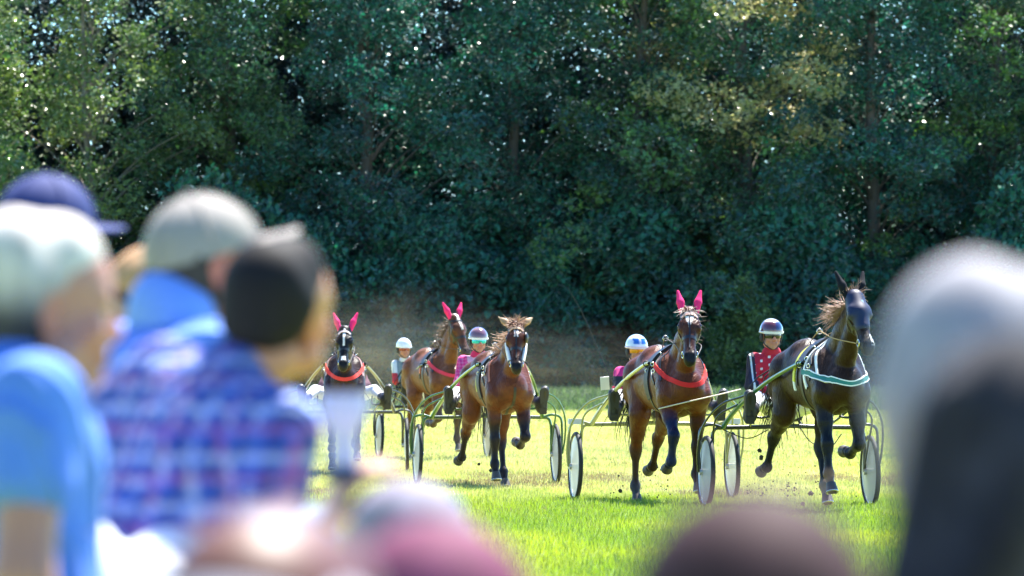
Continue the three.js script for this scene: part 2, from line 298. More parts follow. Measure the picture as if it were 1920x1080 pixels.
for (let i = 0; i < 10; i++) spots.push([-300 + i * 265 + (rnd() - 0.5) * 80, 158 + rnd() * 3, 4, rnd() * 6, 0.95 + rnd() * 0.15, null, 'back']);
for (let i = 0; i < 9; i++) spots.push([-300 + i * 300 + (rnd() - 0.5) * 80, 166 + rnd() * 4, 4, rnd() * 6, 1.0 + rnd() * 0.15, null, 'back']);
for (const [x, d, p, turn, s, label, group] of spots) {
  const t = protos[p].clone(); t.name = numbered('broadleaf_tree'); t.position.set(px(x, d), groundY(d), -d); t.rotation.y = turn; t.scale.setScalar(s); scene.add(t);
  if (label) tag(t, label, 'tree'); else if (group === 'front') tag(t, 'dark green tree at an outer end of the forest edge', 'tree', 'trees at the outer ends of the forest edge'); else tag(t, 'tall tree deeper in the forest behind the front row, leaves coloured dark for shade', 'tree', 'trees deeper in the forest');
}
const bushProto = makeTree('bush', { h: 2.6, rad: 1.3, boughs: 16, perBough: 90, size: 0.7, clump: clumpFine, tint: greenB, low: 0.35, seed: 110, visible: 99, trunkR: 0.05 });
const bushPale = makeTree('bush', { h: 2.4, rad: 1.1, boughs: 13, perBough: 90, size: 0.62, clump: clumpFine, tint: greenC, low: 0.35, seed: 111, visible: 99, trunkR: 0.05 });
for (let i = 0; i < 14; i++) {
  const pale = i === 9, x = pale ? 1395 : -60 + i * 155 + (rnd() - 0.5) * 70, d = pale ? 148 : 149 + rnd() * 2, t = (pale ? bushPale : bushProto).clone();
  t.name = numbered('bush'); t.position.set(px(x, d), groundY(d), -d); t.rotation.y = rnd() * 6; const s = pale ? 0.85 : 0.8 + rnd() * 0.7; t.scale.set(s, s * (0.8 + 0.5 * rnd()), s); scene.add(t);
  pale ? tag(t, 'pale olive bush between the two rightmost drivers at the forest foot', 'bush') : tag(t, 'low dark green bush along the foot of the forest', 'bush', 'dark bushes along the foot of the forest');
}

// ---------------------------------------------------------------- horses
const dirA = (deg) => [0, -Math.cos(deg * R), Math.sin(deg * R)];
const addv = (p, d, l, dx = 0) => [p[0] + dx, p[1] + d[1] * l, p[2] + d[2] * l];
const X = [1, 0, 0];
function strandGeo(root, dir, len, w, r, sag = 0.3) {
  const p = [root.clone()], d = dir.clone().normalize(), st = 5;
  for (let i = 1; i <= st; i++) { d.add(V((r() - 0.5) * 0.9, (r() - 0.5) * 0.7 - sag * 0.32, (r() - 0.5) * 0.9)).normalize(); p.push(p[i - 1].clone().addScaledVector(d, len / st)); }
  return tubeGeo(p, w, 7, 4, w * 0.15);
}
function horse(o) {
  const r = rng(o.seed), coat = o.coat, dark = o.points, bones = [], hooves = [];
  const add = (...a) => bones.push(B(...a));
  const c2 = o.belly ?? coat;
  // trunk
  add([0, 1.20, -0.42], [0, 1.19, 0.32], 0.275, 0.30, coat, X, 0.84);
  add([0, 1.10, -0.25], [0, 1.06, 0.35], 0.20, 0.22, c2, X, 1.0);
  add([0, 1.20, 0.42], [0, 1.13, 0.66], 0.26, 0.19, coat, X, 0.92);
  add([0, 1.40, 0.34], [0, 1.36, 0.0], 0.12, 0.14, coat, X, 0.7);
  add([0, 1.34, -0.40], [0, 1.29, -0.74], 0.20, 0.17, coat, X, 1.02);
  for (const s of [-1, 1]) {
    add([s * 0.13, 1.30, 0.42], [s * 0.165, 1.06, 0.60], 0.13, 0.125, coat, X, 0.8);
    add([s * 0.09, 1.04, 0.66], [s * 0.10, 0.98, 0.60], 0.11, 0.10, coat);
    add([s * 0.12, 1.25, -0.62], [s * 0.11, 1.08, -0.80], 0.17, 0.14, coat);
  }
  // legs
  const legs = { RF: -1, LF: 1, RH: -1, LH: 1 };
  for (const [key, s] of Object.entries(legs)) {
    const A = o.pose[key], lc = o.legs?.[key] ?? dark, sp = A.spread ?? 0; let foot, pd;
    if (key[1] === 'F') {
      const E = [s * 0.155, 0.99, 0.52], K = addv(E, dirA(A[0]), 0.42, sp * 0.5), Fk = addv(K, dirA(A[1]), 0.27, sp * 0.5), Pk = addv(Fk, dirA(A[2]), 0.11);
      add([E[0] * 0.95, E[1] + 0.12, E[2]], E, 0.13, 0.10, coat, X, 0.85);
      add(E, [lerp(E[0], K[0], 0.5), lerp(E[1], K[1], 0.5), lerp(E[2], K[2], 0.5)], 0.095, 0.066, o.legUp ?? coat);
      add([lerp(E[0], K[0], 0.5), lerp(E[1], K[1], 0.5), lerp(E[2], K[2], 0.5)], K, 0.066, 0.045, lc);
      add(K, addv(K, dirA(A[1]), 0.05), 0.05, 0.045, lc); add(K, Fk, 0.039, 0.034, lc, X, 0.85);
      add(addv(K, [0, 0, -0.012], 1), addv(Fk, [0, 0, -0.012], 1), 0.028, 0.026, lc);
      add(Fk, Fk, 0.045, 0.045, o.fetlock?.[key] ?? lc); add(Fk, Pk, 0.036, 0.038, o.fetlock?.[key] ?? lc); foot = Pk; pd = A[2];
    } else {
      const Hp = [s * 0.13, 1.21, -0.62], S = addv(Hp, dirA(A[0]), 0.36, s * 0.03), K = addv(S, dirA(A[1]), 0.41, -s * 0.015 + sp * 0.5), Fk = addv(K, dirA(A[2]), 0.36, sp * 0.5), Pk = addv(Fk, dirA(A[3]), 0.11);
      add(Hp, S, 0.18, 0.125, coat, X, 0.75); add([Hp[0], Hp[1] - 0.08, Hp[2] - 0.13], [S[0] * 0.9, S[1] - 0.06, S[2] - 0.12], 0.12, 0.09, coat, X, 0.8);
      const m = [lerp(S[0], K[0], 0.55), lerp(S[1], K[1], 0.55), lerp(S[2], K[2], 0.55)];
      add(S, m, 0.105, 0.068, coat); add(m, K, 0.066, 0.05, o.legUp ?? coat); add(K, addv(K, dirA(A[2]), 0.06), 0.054, 0.045, lc); add([K[0], K[1] + 0.02, K[2] - 0.03], [K[0], K[1] - 0.02, K[2] - 0.02], 0.035, 0.035, lc);
      add(K, Fk, 0.042, 0.035, lc, X, 0.85); add(Fk, Fk, 0.045, 0.045, o.fetlock?.[key] ?? lc); add(Fk, Pk, 0.036, 0.038, o.fetlock?.[key] ?? lc); foot = Pk; pd = A[3];
    }
    hooves.push([foot, pd]);
  }
  // neck and head
  const hd = o.head, poll = V(hd.x ?? 0, hd.y, hd.z), qh = new THREE.Quaternion().setFromEuler(new THREE.Euler(-hd.pitch * R, hd.yaw * R, (hd.roll ?? 0) * R, 'YXZ'));
  // head frame: u down the face, w out of the face, x sideways
  const Hh = (u, w, x = 0) => { const v = V(x, -u, w).applyQuaternion(qh).add(poll); return [v.x, v.y, v.z]; };
  const HX = (() => { const v = V(1, 0, 0).applyQuaternion(qh); return [v.x, v.y, v.z]; })();
  const np = Hh(0.06, -0.10), nk = o.neckColor ?? coat;
  const mid = [lerp(0, np[0], 0.45), lerp(1.36, np[1], 0.5), lerp(0.42, np[2], 0.5) - 0.02];
  add([0, 1.34, 0.36], mid, 0.175, 0.135, nk, X, 0.62); add(mid, np, 0.135, 0.088, nk, X, 0.7);
  const th = Hh(0.17, -0.14), m2 = [lerp(0, th[0], 0.5), lerp(1.16, th[1], 0.5), lerp(0.58, th[2], 0.5)];
  add([0, 1.18, 0.52], m2, 0.17, 0.105, nk, X, 0.75); add(m2, th, 0.105, 0.075, nk, X, 0.8);
  const fc = o.face ?? coat, mz = o.muzzle ?? [0.012, 0.011, 0.012];
  add(Hh(0.0, -0.045), Hh(0.16, -0.035), 0.085, 0.095, fc, HX, 0.95); add(Hh(0.16, -0.02), Hh(0.44, -0.012), 0.082, 0.05, fc, HX, 0.92);
  add(Hh(0.10, -0.115), Hh(0.26, -0.105), 0.078, 0.065, fc, HX, 0.8); add(Hh(0.26, -0.10), Hh(0.46, -0.05), 0.055, 0.04, fc, HX, 0.85);
  add(Hh(0.44, -0.014), Hh(0.54, -0.012), 0.052, 0.048, mz, HX, 1.05); add(Hh(0.50, -0.05), Hh(0.535, -0.048), 0.034, 0.03, mz);
  for (const s of [-1, 1]) {
    add(Hh(0.13, 0.0, s * 0.068), Hh(0.18, -0.005, s * 0.075), 0.034, 0.034, fc); add(Hh(0.20, -0.07, s * 0.055), Hh(0.26, -0.06, s * 0.045), 0.045, 0.035, fc);
    add(Hh(0.49, 0.022, s * 0.03), Hh(0.52, 0.018, s * 0.033), 0.024, 0.022, mz);
    const e = o.ears; const sx = s * (0.06 + 0.0), tip = [-0.07 - e.len * Math.cos(e.out * R), e.fwd ?? 0.0, s * (0.06 + e.len * Math.sin(e.out * R))];
    const md = [-0.05 - e.len * 0.45 * Math.cos(e.out * R), (e.fwd ?? 0) * 0.5 - 0.02, s * (0.062 + e.len * 0.45 * Math.sin(e.out * R))];
    const ec = o.earColor ?? fc;
    add(Hh(-0.02, -0.045, sx), Hh(...md), 0.026, 0.034, ec, (() => { const v = V(0, 0, 1).applyQuaternion(qh); return [v.x, v.y, v.z]; })(), 0.6); add(Hh(...md), Hh(...tip), 0.032, 0.007, o.earTip ?? ec, (() => { const v = V(0, 0, 1).applyQuaternion(qh); return [v.x, v.y, v.z]; })(), 0.6);
  }
  // height over the ground: the lowest hoof
  let low = 9; for (const [f] of hooves) low = Math.min(low, f[1] - 0.075);
  const g = thing('horse', [o.at[0], (o.clear ?? 0) - low * o.scale, o.at[1]], o.yaw * R); g.scale.setScalar(o.scale);
  const toHead = (x, y, z) => { const v = V(x, y, z).sub(poll).applyQuaternion(qh.clone().invert()); return [-v.y, v.z, v.x]; };
  const geo = blob(bones, 0.012, 0.014, (x, y, z, c, nx, ny, nz) => {
    const n = vnoise(x * 7, y * 7, z * 7 + o.seed) * 0.5 + vnoise(x * 22, y * 30, z * 22) * 0.35 + vnoise(x * 60, y * 60, z * 60) * 0.2 + 0.48; let k = c.map(v => v * n);
    if (y > 1.5 || z > 0.9) { const [u, w, xx] = toHead(x, y, z); if (o.star && w > -0.03 && o.star(u, xx)) k = o.starColor ?? [0.6, 0.55, 0.5]; if (u > 0.48 && u < 0.53 && Math.hypot(Math.abs(xx) - 0.036, (u - 0.505) * 0.8) < 0.011 && w > 0.01) k = [0.004, 0.003, 0.003]; }
    return k;
  });
  part('body', geo, coatMat(0.42, { specularIntensity: 0.3, bumpMap: furBump, bumpScale: 0.012 }), g);
  for (const s of [-1, 1]) { const e = new THREE.SphereGeometry(0.022, 12, 8); const p = Hh(0.155, 0.0, s * 0.095); e.translate(...p); part('eye', e, mat(0.01, 0.006, 0.004, 0.08), g); }
  for (const [f, a] of hooves) {
    const h = new THREE.CylinderGeometry(0.042, 0.058, 0.085, 16, 2); place(h, [0, -0.035, 0.012]); h.rotateX(-(a * 0.85) * R); h.translate(...f);
    const m = part('hoof', h, o.hoofMat ?? mat(0.06, 0.05, 0.045, 0.6), g);
    const sh = new THREE.TorusGeometry(0.05, 0.009, 6, 18, 4.9); sh.rotateX(Math.PI / 2); sh.rotateY(0.7); sh.translate(0, -0.08, 0.012); sh.rotateX(-(a * 0.85) * R); sh.translate(...f); part('horseshoe', sh, mat(0.5, 0.5, 0.5, 0.3, { metalness: 1 }), m);
  }
  // mane, forelock, tail
  const hair = [];
  for (let i = 0; i < (o.maneN ?? 70) * 3; i++) {
    const t = o.maneTop ? lerp(o.maneTop, 1, r()) : r(), base = [lerp(0, Hh(0.0, -0.13)[0], t), lerp(1.53, Hh(0.0, -0.13)[1], t), lerp(0.30, Hh(0.0, -0.13)[2], t) - 0.01];
    hair.push(strandGeo(V(base[0] + (r() - 0.5) * 0.03, base[1] + 0.0, base[2]), V((o.maneSide ?? -1) * (0.5 + r() * 0.6), 0.25 + (o.maneLift ?? 0) * r(), -0.5 - 0.5 * r()), (o.maneLen ?? 0.2) * (0.4 + 0.9 * r()), 0.0055, r, 0.5));
  }
  for (let i = 0; i < (o.foreN ?? 26) * 2; i++) hair.push(strandGeo(V(...Hh(-0.055, -0.03 - r() * 0.05, (r() - 0.5) * 0.07)), V((r() - 0.5) * 1.2, o.foreLift ? 0.8 * r() : -0.2 - 0.5 * r(), 0.5 * r()), 0.12 * (0.5 + r()), 0.0055, r, o.foreLift ? 0.2 : 0.8));
  part('mane', merge(hair), mat(...o.mane, 0.5), g);
  if (o.lock) { const fl = []; for (let i = 0; i < 90; i++) fl.push(strandGeo(V(...Hh(-0.05 - 0.02 * r(), -0.02 - r() * 0.05, (r() - 0.5) * 0.10)), V(...Hh(0.10, 0.12, (r() - 0.5) * 0.12)).sub(V(...Hh(-0.05, -0.03, 0))), 0.10 + 0.10 * r(), 0.005, r, 0.3)); part('forelock', merge(fl), mat(...o.lock, 0.5), g); }
  const tail = []; for (let i = 0; i < 80; i++) tail.push(strandGeo(V((r() - 0.5) * 0.05, 1.30 + (r() - 0.5) * 0.05, -0.93), V((r() - 0.5) * 0.35 + (o.tailX ?? 0), 0.05, -0.7), 0.6 + 0.35 * r(), 0.010, r, 1.9));
  part('tail', merge(tail), mat(...(o.tailColor ?? [0.012, 0.01, 0.009]), 0.55), g);
  // ear covers
  if (o.cover) for (const s of [-1, 1]) {
    const e = o.ears, L = e.len + 0.02, md = Hh(-0.05 - L * 0.45 * Math.cos(e.out * R), (e.fwd ?? 0) * 0.5 - 0.02, s * (0.062 + L * 0.45 * Math.sin(e.out * R))), tip = Hh(-0.07 - L * Math.cos(e.out * R), e.fwd ?? 0, s * (0.06 + L * Math.sin(e.out * R)));
    part('ear_cover', blob([B(Hh(-0.015, -0.045, s * 0.06), md, 0.034, 0.039, null, HX, 0.9), B(md, tip, 0.039, 0.016, null, HX, 0.9)], 0.007, 0.008), mat(...o.cover, 0.85, { specularIntensity: 0.3 }), g);
  }
  // bridle
  const bc = o.bridle ?? [0.012, 0.011, 0.012], bm = mat(...bc, 0.45), br = [], hb = bones.slice(-(14 + 8 + 6));
  const S = (pts, w = 0.018) => br.push(strap(bones, pts.map(p => Hh(...p)), w, 0.006));
  S([[0.28, -0.16, 0], [0.29, -0.08, 0.09], [0.30, 0.05, 0.05], [0.30, 0.075, 0], [0.30, 0.05, -0.05], [0.29, -0.08, -0.09], [0.28, -0.16, 0]], 0.032);
  S([[0.03, -0.05, 0.11], [0.05, 0.05, 0.06], [0.055, 0.07, 0], [0.05, 0.05, -0.06], [0.03, -0.05, -0.11]], 0.022);
  for (const s of [-1, 1]) { S([[0.0, -0.06, s * 0.1], [0.14, -0.05, s * 0.12], [0.28, -0.05, s * 0.09], [0.44, -0.03, s * 0.07]], 0.028); S([[0.0, -0.08, s * 0.1], [0.14, -0.15, s * 0.09], [0.24, -0.20, 0]], 0.016); }
  if (o.overcheck) S([[0.0, 0.06, 0], [0.12, 0.08, 0], [0.3, 0.07, 0], [0.42, 0.06, 0]], 0.014);
  part('bridle', merge(br), bm, g);
  for (const s of [-1, 1]) { const t = new THREE.TorusGeometry(0.03, 0.006, 6, 16); t.rotateY(Math.PI / 2); t.translate(...Hh(0.455, -0.03, s * 0.066)); part('bit_ring', t, mat(0.6, 0.6, 0.6, 0.2, { metalness: 1 }), g); }
  if (o.browColor) part('browband', merge([strap(bones, [[0.065, 0.04, 0.095], [0.05, 0.05, 0.06], [0.045, 0.07, 0], [0.05, 0.05, -0.06], [0.065, 0.04, -0.095]].map(p => Hh(...p)), 0.026, 0.013)]), mat(...o.browColor, 0.6), g);
  if (o.blinkers) for (const s of o.blinkers) { const c = new THREE.SphereGeometry(0.062, 14, 8, 0, Math.PI); c.scale(1, 1.05, 0.55); c.rotateY(s * Math.PI / 2); const m4 = new THREE.Matrix4().compose(V(...Hh(0.15, 0.01, s * 0.10)), qh, V(1, 1, 1)); c.applyMatrix4(m4); part('blinker', c, bm, g); }
  if (o.sheepskin) { const t = []; for (const s of [-1, 1]) t.push(tubeGeo([Hh(0.16, -0.10, s * 0.10), Hh(0.30, -0.04, s * 0.09), Hh(0.42, -0.03, s * 0.07)], 0.024, 10, 8)); part('sheepskin_roll', merge(t), mat(...o.sheepskin, 0.9), g); }
  // harness
  const G = (name, pts, w, c, thk = 0.008, rough = 0.5) => part(name, strap(bones, pts, w, thk), mat(...c, rough), g);
  const ring = (z, w, c, name = 'girth', lean = 0) => { const p = []; for (let i = 0; i <= 20; i++) { const a = i / 20 * 2 * Math.PI + Math.PI / 2; p.push([0.33 * Math.cos(a), 1.18 + 0.40 * Math.sin(a), z + lean * (Math.sin(a) - 1)]); } G(name, p, w, c, 0.01); };
  const hc = o.harness ?? [0.012, 0.011, 0.012];
  ring(0.20, 0.07, hc, 'girth', 0.03);
  G('saddle', [[0.26, 1.32, 0.17], [0.16, 1.5, 0.17], [0, 1.55, 0.17], [-0.16, 1.5, 0.17], [-0.26, 1.32, 0.17]], 0.16, o.saddle ?? hc, 0.035);
  G('back_strap', [[0, 1.56, 0.1], [0, 1.5, -0.3], [0, 1.5, -0.7], [0, 1.36, -0.92]], 0.03, hc, 0.008);
  if (o.breast) G('breast_collar', o.breastWide ? [[0.30, 1.24, 0.2], [0.30, 1.22, 0.45], [0.22, 1.19, 0.72], [0.10, 1.145, 0.88], [0, 1.13, 0.92], [-0.10, 1.145, 0.88], [-0.22, 1.19, 0.72], [-0.30, 1.22, 0.45], [-0.30, 1.24, 0.2]] : [[0.26, 1.36, 0.36], [0.25, 1.30, 0.52], [0.19, 1.225, 0.70], [0.10, 1.17, 0.84], [0, 1.155, 0.88], [-0.10, 1.17, 0.84], [-0.19, 1.225, 0.70], [-0.25, 1.30, 0.52], [-0.26, 1.36, 0.36]], 0.045, o.breast, 0.014, 0.8);
  if (o.breastTrim) for (const dy of [-0.028, 0.028]) G('collar_trim', [[0.31, 1.24 + dy, 0.3], [0.30, 1.22 + dy, 0.5], [0.22, 1.19 + dy, 0.74], [0.10, 1.145 + dy, 0.9], [0, 1.13 + dy, 0.94], [-0.10, 1.145 + dy, 0.9], [-0.22, 1.19 + dy, 0.74], [-0.30, 1.22 + dy, 0.5], [-0.31, 1.24 + dy, 0.3]], 0.010, o.breastTrim, 0.017, 0.6);
  G('neck_strap', [[0.27, 1.21, 0.62], [0.2, 1.36, 0.48], [0.1, 1.5, 0.38], [0, 1.56, 0.36], [-0.1, 1.5, 0.38], [-0.2, 1.36, 0.48], [-0.27, 1.21, 0.62]], 0.026, o.neckStrap ?? hc);
  for (const s of [-1, 1]) {
    const t = new THREE.TorusGeometry(0.024, 0.006, 6, 14); t.translate(s * 0.075, 1.60, 0.18); part('terret', t, mat(0.6, 0.58, 0.5, 0.25, { metalness: 1 }), g);
    if (o.pads) part('saddle_flap', strap(bones, [[s * 0.14, 1.5, 0.12], [s * 0.27, 1.34, 0.12], [s * 0.30, 1.18, 0.14], [s * 0.29, 1.0, 0.16]], 0.15, 0.02), mat(...o.pads, 0.6), g);
  }
  for (const s of [-1, 1]) {
    G('harness_strap', [[s * 0.10, 1.53, 0.2], [s * 0.2, 1.42, 0.34], [s * 0.26, 1.30, 0.46]], 0.028, hc, 0.012);
    G('harness_strap', [[s * 0.24, 1.38, 0.16], [s * 0.28, 1.28, 0.3], [s * 0.27, 1.16, 0.44]], 0.024, o.strap2 ?? hc, 0.012);
    G('harness_strap', [[s * 0.22, 1.40, 0.10], [s * 0.28, 1.26, 0.05], [s * 0.29, 1.10, 0.04]], 0.03, hc, 0.014);
    for (const [x, y, z] of [[0.245, 1.36, 0.26], [0.275, 1.29, 0.42], [0.28, 1.30, 0.12], [0.17, 1.47, 0.25]]) { const p = V(s * x, y, z); for (let i = 0; i < 6; i++) { const f = sdf(bones, p.x, p.y, p.z), e = 0.006; const n = V(sdf(bones, p.x + e, p.y, p.z) - sdf(bones, p.x - e, p.y, p.z), sdf(bones, p.x, p.y + e, p.z) - sdf(bones, p.x, p.y - e, p.z), sdf(bones, p.x, p.y, p.z + e) - sdf(bones, p.x, p.y, p.z - e)).normalize(); p.addScaledVector(n, -clamp(f - 0.016, -0.05, 0.05)); } const t = new THREE.TorusGeometry(0.018, 0.0055, 6, 12); t.rotateY(s * 0.9); t.translate(p.x, p.y, p.z); part('buckle', t, mat(0.7, 0.68, 0.6, 0.25, { metalness: 1 }), g); }
  }
  for (const e of o.extra ?? []) G(...e);
  if (o.chest) G('chest_strap', [[0, 1.14, 0.9], [0, 1.0, 0.85], [0, 0.86, 0.6], [0, 0.82, 0.3]], 0.03, hc);
  // reins from bit through terret to the driver's hands (hands given in horse axes)
  const hands = o.hands;
  for (const s of [-1, 1]) part('rein', tubeGeo([Hh(0.455, -0.04, s * 0.075), [s * 0.125, 1.535, 0.74], [s * 0.10, 1.58, 0.40], [s * 0.075, 1.60, 0.18], [lerp(s * 0.075, hands[0], 0.4), 1.47, lerp(0.18, hands[2], 0.4)], [hands[0] + s * 0.07, hands[1], hands[2]]], 0.0055, 50, 5), mat(...(o.rein ?? [0.05, 0.035, 0.025]), 0.6), g);
  if (o.hood) {
    const hbones = [B(Hh(-0.0, -0.04), Hh(0.16, -0.03), 0.094, 0.104, null, HX, 0.95), B(Hh(0.16, -0.018), Hh(0.30, -0.012), 0.091, 0.074, null, HX, 0.92), B(Hh(0.08, -0.11), Hh(0.24, -0.105), 0.086, 0.074, null, HX, 0.8), ...[-1, 1].map(s => B(Hh(0.13, 0.0, s * 0.068), Hh(0.18, -0.005, s * 0.075), 0.041))];
    part('face_hood', blob(hbones, 0.009, 0.012), mat(...o.hood, 0.55, { sheen: 0.4 }), g);
    const ed = new THREE.BoxGeometry(0.02, 0.07, 0.006); ed.applyMatrix4(new THREE.Matrix4().compose(V(...Hh(0.10, 0.062, 0.02)), qh, V(1, 1, 1))); part('hood_mark', ed, mat(0.35, 0.5, 0.65, 0.6), g);
  }
  tag(g, o.label, 'horse');
  return g;
}

// ---------------------------------------------------------------- sulkies
const discGeo = (() => { const p = []; for (let i = 0; i <= 6; i++) { const t = i / 6; p.push(new THREE.Vector2(0.03 + 0.285 * t, 0.035 * (1 - t) + 0.006)); } const a = new THREE.LatheGeometry(p, 40); a.rotateZ(-Math.PI / 2); const b = new THREE.LatheGeometry(p, 40); b.rotateZ(Math.PI / 2); return merge([a, b]); })();
function sulky(o) {
  const g = thing('sulky', [o.at[0], 0, o.at[1]], o.yaw * R), fm = mat(...o.frame, 0.35, { clearcoat: 0.6 }), sm = mat(...o.shaft, 0.35, { clearcoat: 0.6 }), W = o.w ?? 0.79, steel = mat(0.5, 0.5, 0.5, 0.3, { metalness: 1 });
  part('cross_bar', tubeGeo([[-W + 0.1, 0.76, 0], [-0.3, 0.765, 0], [0, 0.775, 0], [0.3, 0.765, 0], [W - 0.1, 0.76, 0]], 0.022, 24, 10), mat(...(o.bar ?? o.frame), 0.35, { clearcoat: 0.6 }), g);
  const fr = [];
  for (const s of [-1, 1]) {
    part('fork', merge([
      tubeGeo([[s * (W - 0.14), 0.76, 0], [s * (W - 0.085), 0.745, 0], [s * (W - 0.06), 0.68, 0], [s * (W - 0.055), 0.5, 0], [s * (W - 0.055), 0.34, 0]], 0.016, 24, 8),
      tubeGeo([[s * (W - 0.14), 0.765, 0.02], [s * (W - 0.05), 0.79, 0.02], [s * (W + 0.045), 0.76, 0.02], [s * (W + 0.07), 0.6, 0.01], [s * (W + 0.06), 0.34, 0]], 0.014, 24, 8)]), fm, g);
    const [qx, qz] = o.saddle; part('shaft', tubeGeo([[s * (W - 0.16), 0.765, 0.02], [s * (W - 0.20), 0.87, 0.16], ...[0.2, 0.4, 0.6, 0.8, 1].map(t => [lerp(s * (W - 0.21), s * 0.26 + qx, t), lerp(0.90, 1.36, t) + 0.05 * Math.sin(Math.PI * t), lerp(0.2, qz, t)]), [s * 0.25 + qx, 1.365, qz + 0.08]], 0.024, 50, 10, 0.017), sm, g);
    part('brace', merge([
      tubeGeo([[s * (W - 0.25), 1.06, 0.55], [s * (W - 0.06), 0.98, 0.4], [s * (W + 0.07), 0.78, 0.2], [s * (W + 0.095), 0.52, 0.06], [s * (W + 0.075), 0.35, 0]], 0.011, 24, 7),
      tubeGeo([[s * (W - 0.22), 0.98, 0.38], [s * (W - 0.05), 0.86, 0.25], [s * (W - 0.045), 0.6, 0.1], [s * (W - 0.06), 0.36, 0]], 0.010, 20, 7),
      tubeGeo([[s * (W - 0.23), 1.0, 0.44], [s * (W - 0.36), 0.86, 0.3], [s * (W - 0.42), 0.77, 0.02]], 0.011, 14, 7)]), fm, g);
    // foot rest
    part('foot_rest', merge([tubeGeo([[s * (W - 0.26), 1.05, 0.56], [s * (W - 0.28), 0.90, 0.66], [s * (W - 0.36), 0.86, 0.68], [s * (W - 0.46), 0.87, 0.66]], 0.012, 16, 7), tubeGeo([[s * (W - 0.45), 0.87, 0.66], [s * (W - 0.45), 0.97, 0.76]], 0.01, 5, 6)]), o.restMat ?? fm, g);
    const tug = new THREE.TorusGeometry(0.026, 0.006, 8, 16); tug.translate(s * 0.262 + qx, 1.36, qz); part('tug', tug, mat(0.02, 0.02, 0.02, 0.5), g);
    // wheel
    const w = new THREE.Group(); w.name = 'wheel'; w.position.set(s * W, 0.345, 0); w.rotation.z = s * 0.02; g.add(w);
    const ty = new THREE.TorusGeometry(0.322, 0.023, 10, 56); ty.rotateY(Math.PI / 2); part('tyre', ty, mat(0.012, 0.012, 0.013, 0.7), w);
    const rim = new THREE.TorusGeometry(0.302, 0.011, 8, 56); rim.rotateY(Math.PI / 2); part('rim', rim, mat(0.55, 0.55, 0.56, 0.25, { metalness: 1 }), w);
    part('wheel_disc', discGeo, mat(...(o.disc ?? [0.40, 0.41, 0.43]), 0.7, { transmission: 0.75, thickness: 0, clearcoat: 0.5, clearcoatRoughness: 0.2 }), w);
    const hub = new THREE.CylinderGeometry(0.032, 0.032, 0.13, 14); hub.rotateZ(Math.PI / 2); part('hub', hub, steel, w);
    if (o.cap) { const c = new THREE.BoxGeometry(0.15, 0.055, 0.08); c.translate(s * (W - 0.0), 0.79, 0.02); part('fork_cap', c, mat(0.55, 0.55, 0.58, 0.5), g); }
    part('spray', tubeGeo([[0, 0.28, 0.045], [0, 0.0, 0.05], [0, -0.28, 0.045]].map(p => [p[2] * s, p[1], 0]), 0.003, 8, 5), mat(0.4, 0.4, 0.4, 0.5), w).name = 'valve_line';
  }
  // seat: a small padded saddle on a bracket
  const seat = blob([B([-0.11, 0.865, -0.08], [0.11, 0.865, -0.08], 0.05), B([0, 0.865, -0.05], [0, 0.86, 0.12], 0.05, 0.04), B([-0.12, 0.88, -0.16], [0.12, 0.88, -0.16], 0.035)], 0.012, 0.014);
  part('seat', seat, mat(0.02, 0.02, 0.022, 0.5), g);
  for (const q of [[[-0.14, 0.77, 0], [-0.1, 0.83, -0.03]], [[0.14, 0.77, 0], [0.1, 0.83, -0.03]], [[0, 0.775, 0], [0, 0.84, 0.06]]]) part('seat_bracket', tubeGeo(q, 0.013, 4, 6), fm, g);
  if (o.cable) for (const q of [tubeGeo([[-W + 0.16, 0.74, 0.02], [-0.4, 0.66, 0.05], [-0.2, 0.74, 0.03]], 0.005, 20, 5), tubeGeo([[0.1, 0.76, 0.05], [0.2, 0.62, 0.1], [0.38, 0.58, 0.1], [0.5, 0.7, 0.05]], 0.005, 24, 5)]) part('cable', q, mat(0.02, 0.02, 0.02, 0.5), g);
  if (o.plate) { const c = new THREE.BoxGeometry(0.085, 0.13, 0.02); place(c, [-(W - 0.23) - 0.03, 1.17, 0.55], [0.2, 0, 0.1]); part('side_plate', c, mat(0.75, 0.70, 0.6, 0.6), g); }
  tag(g, o.label, 'sulky');
  return g;
}

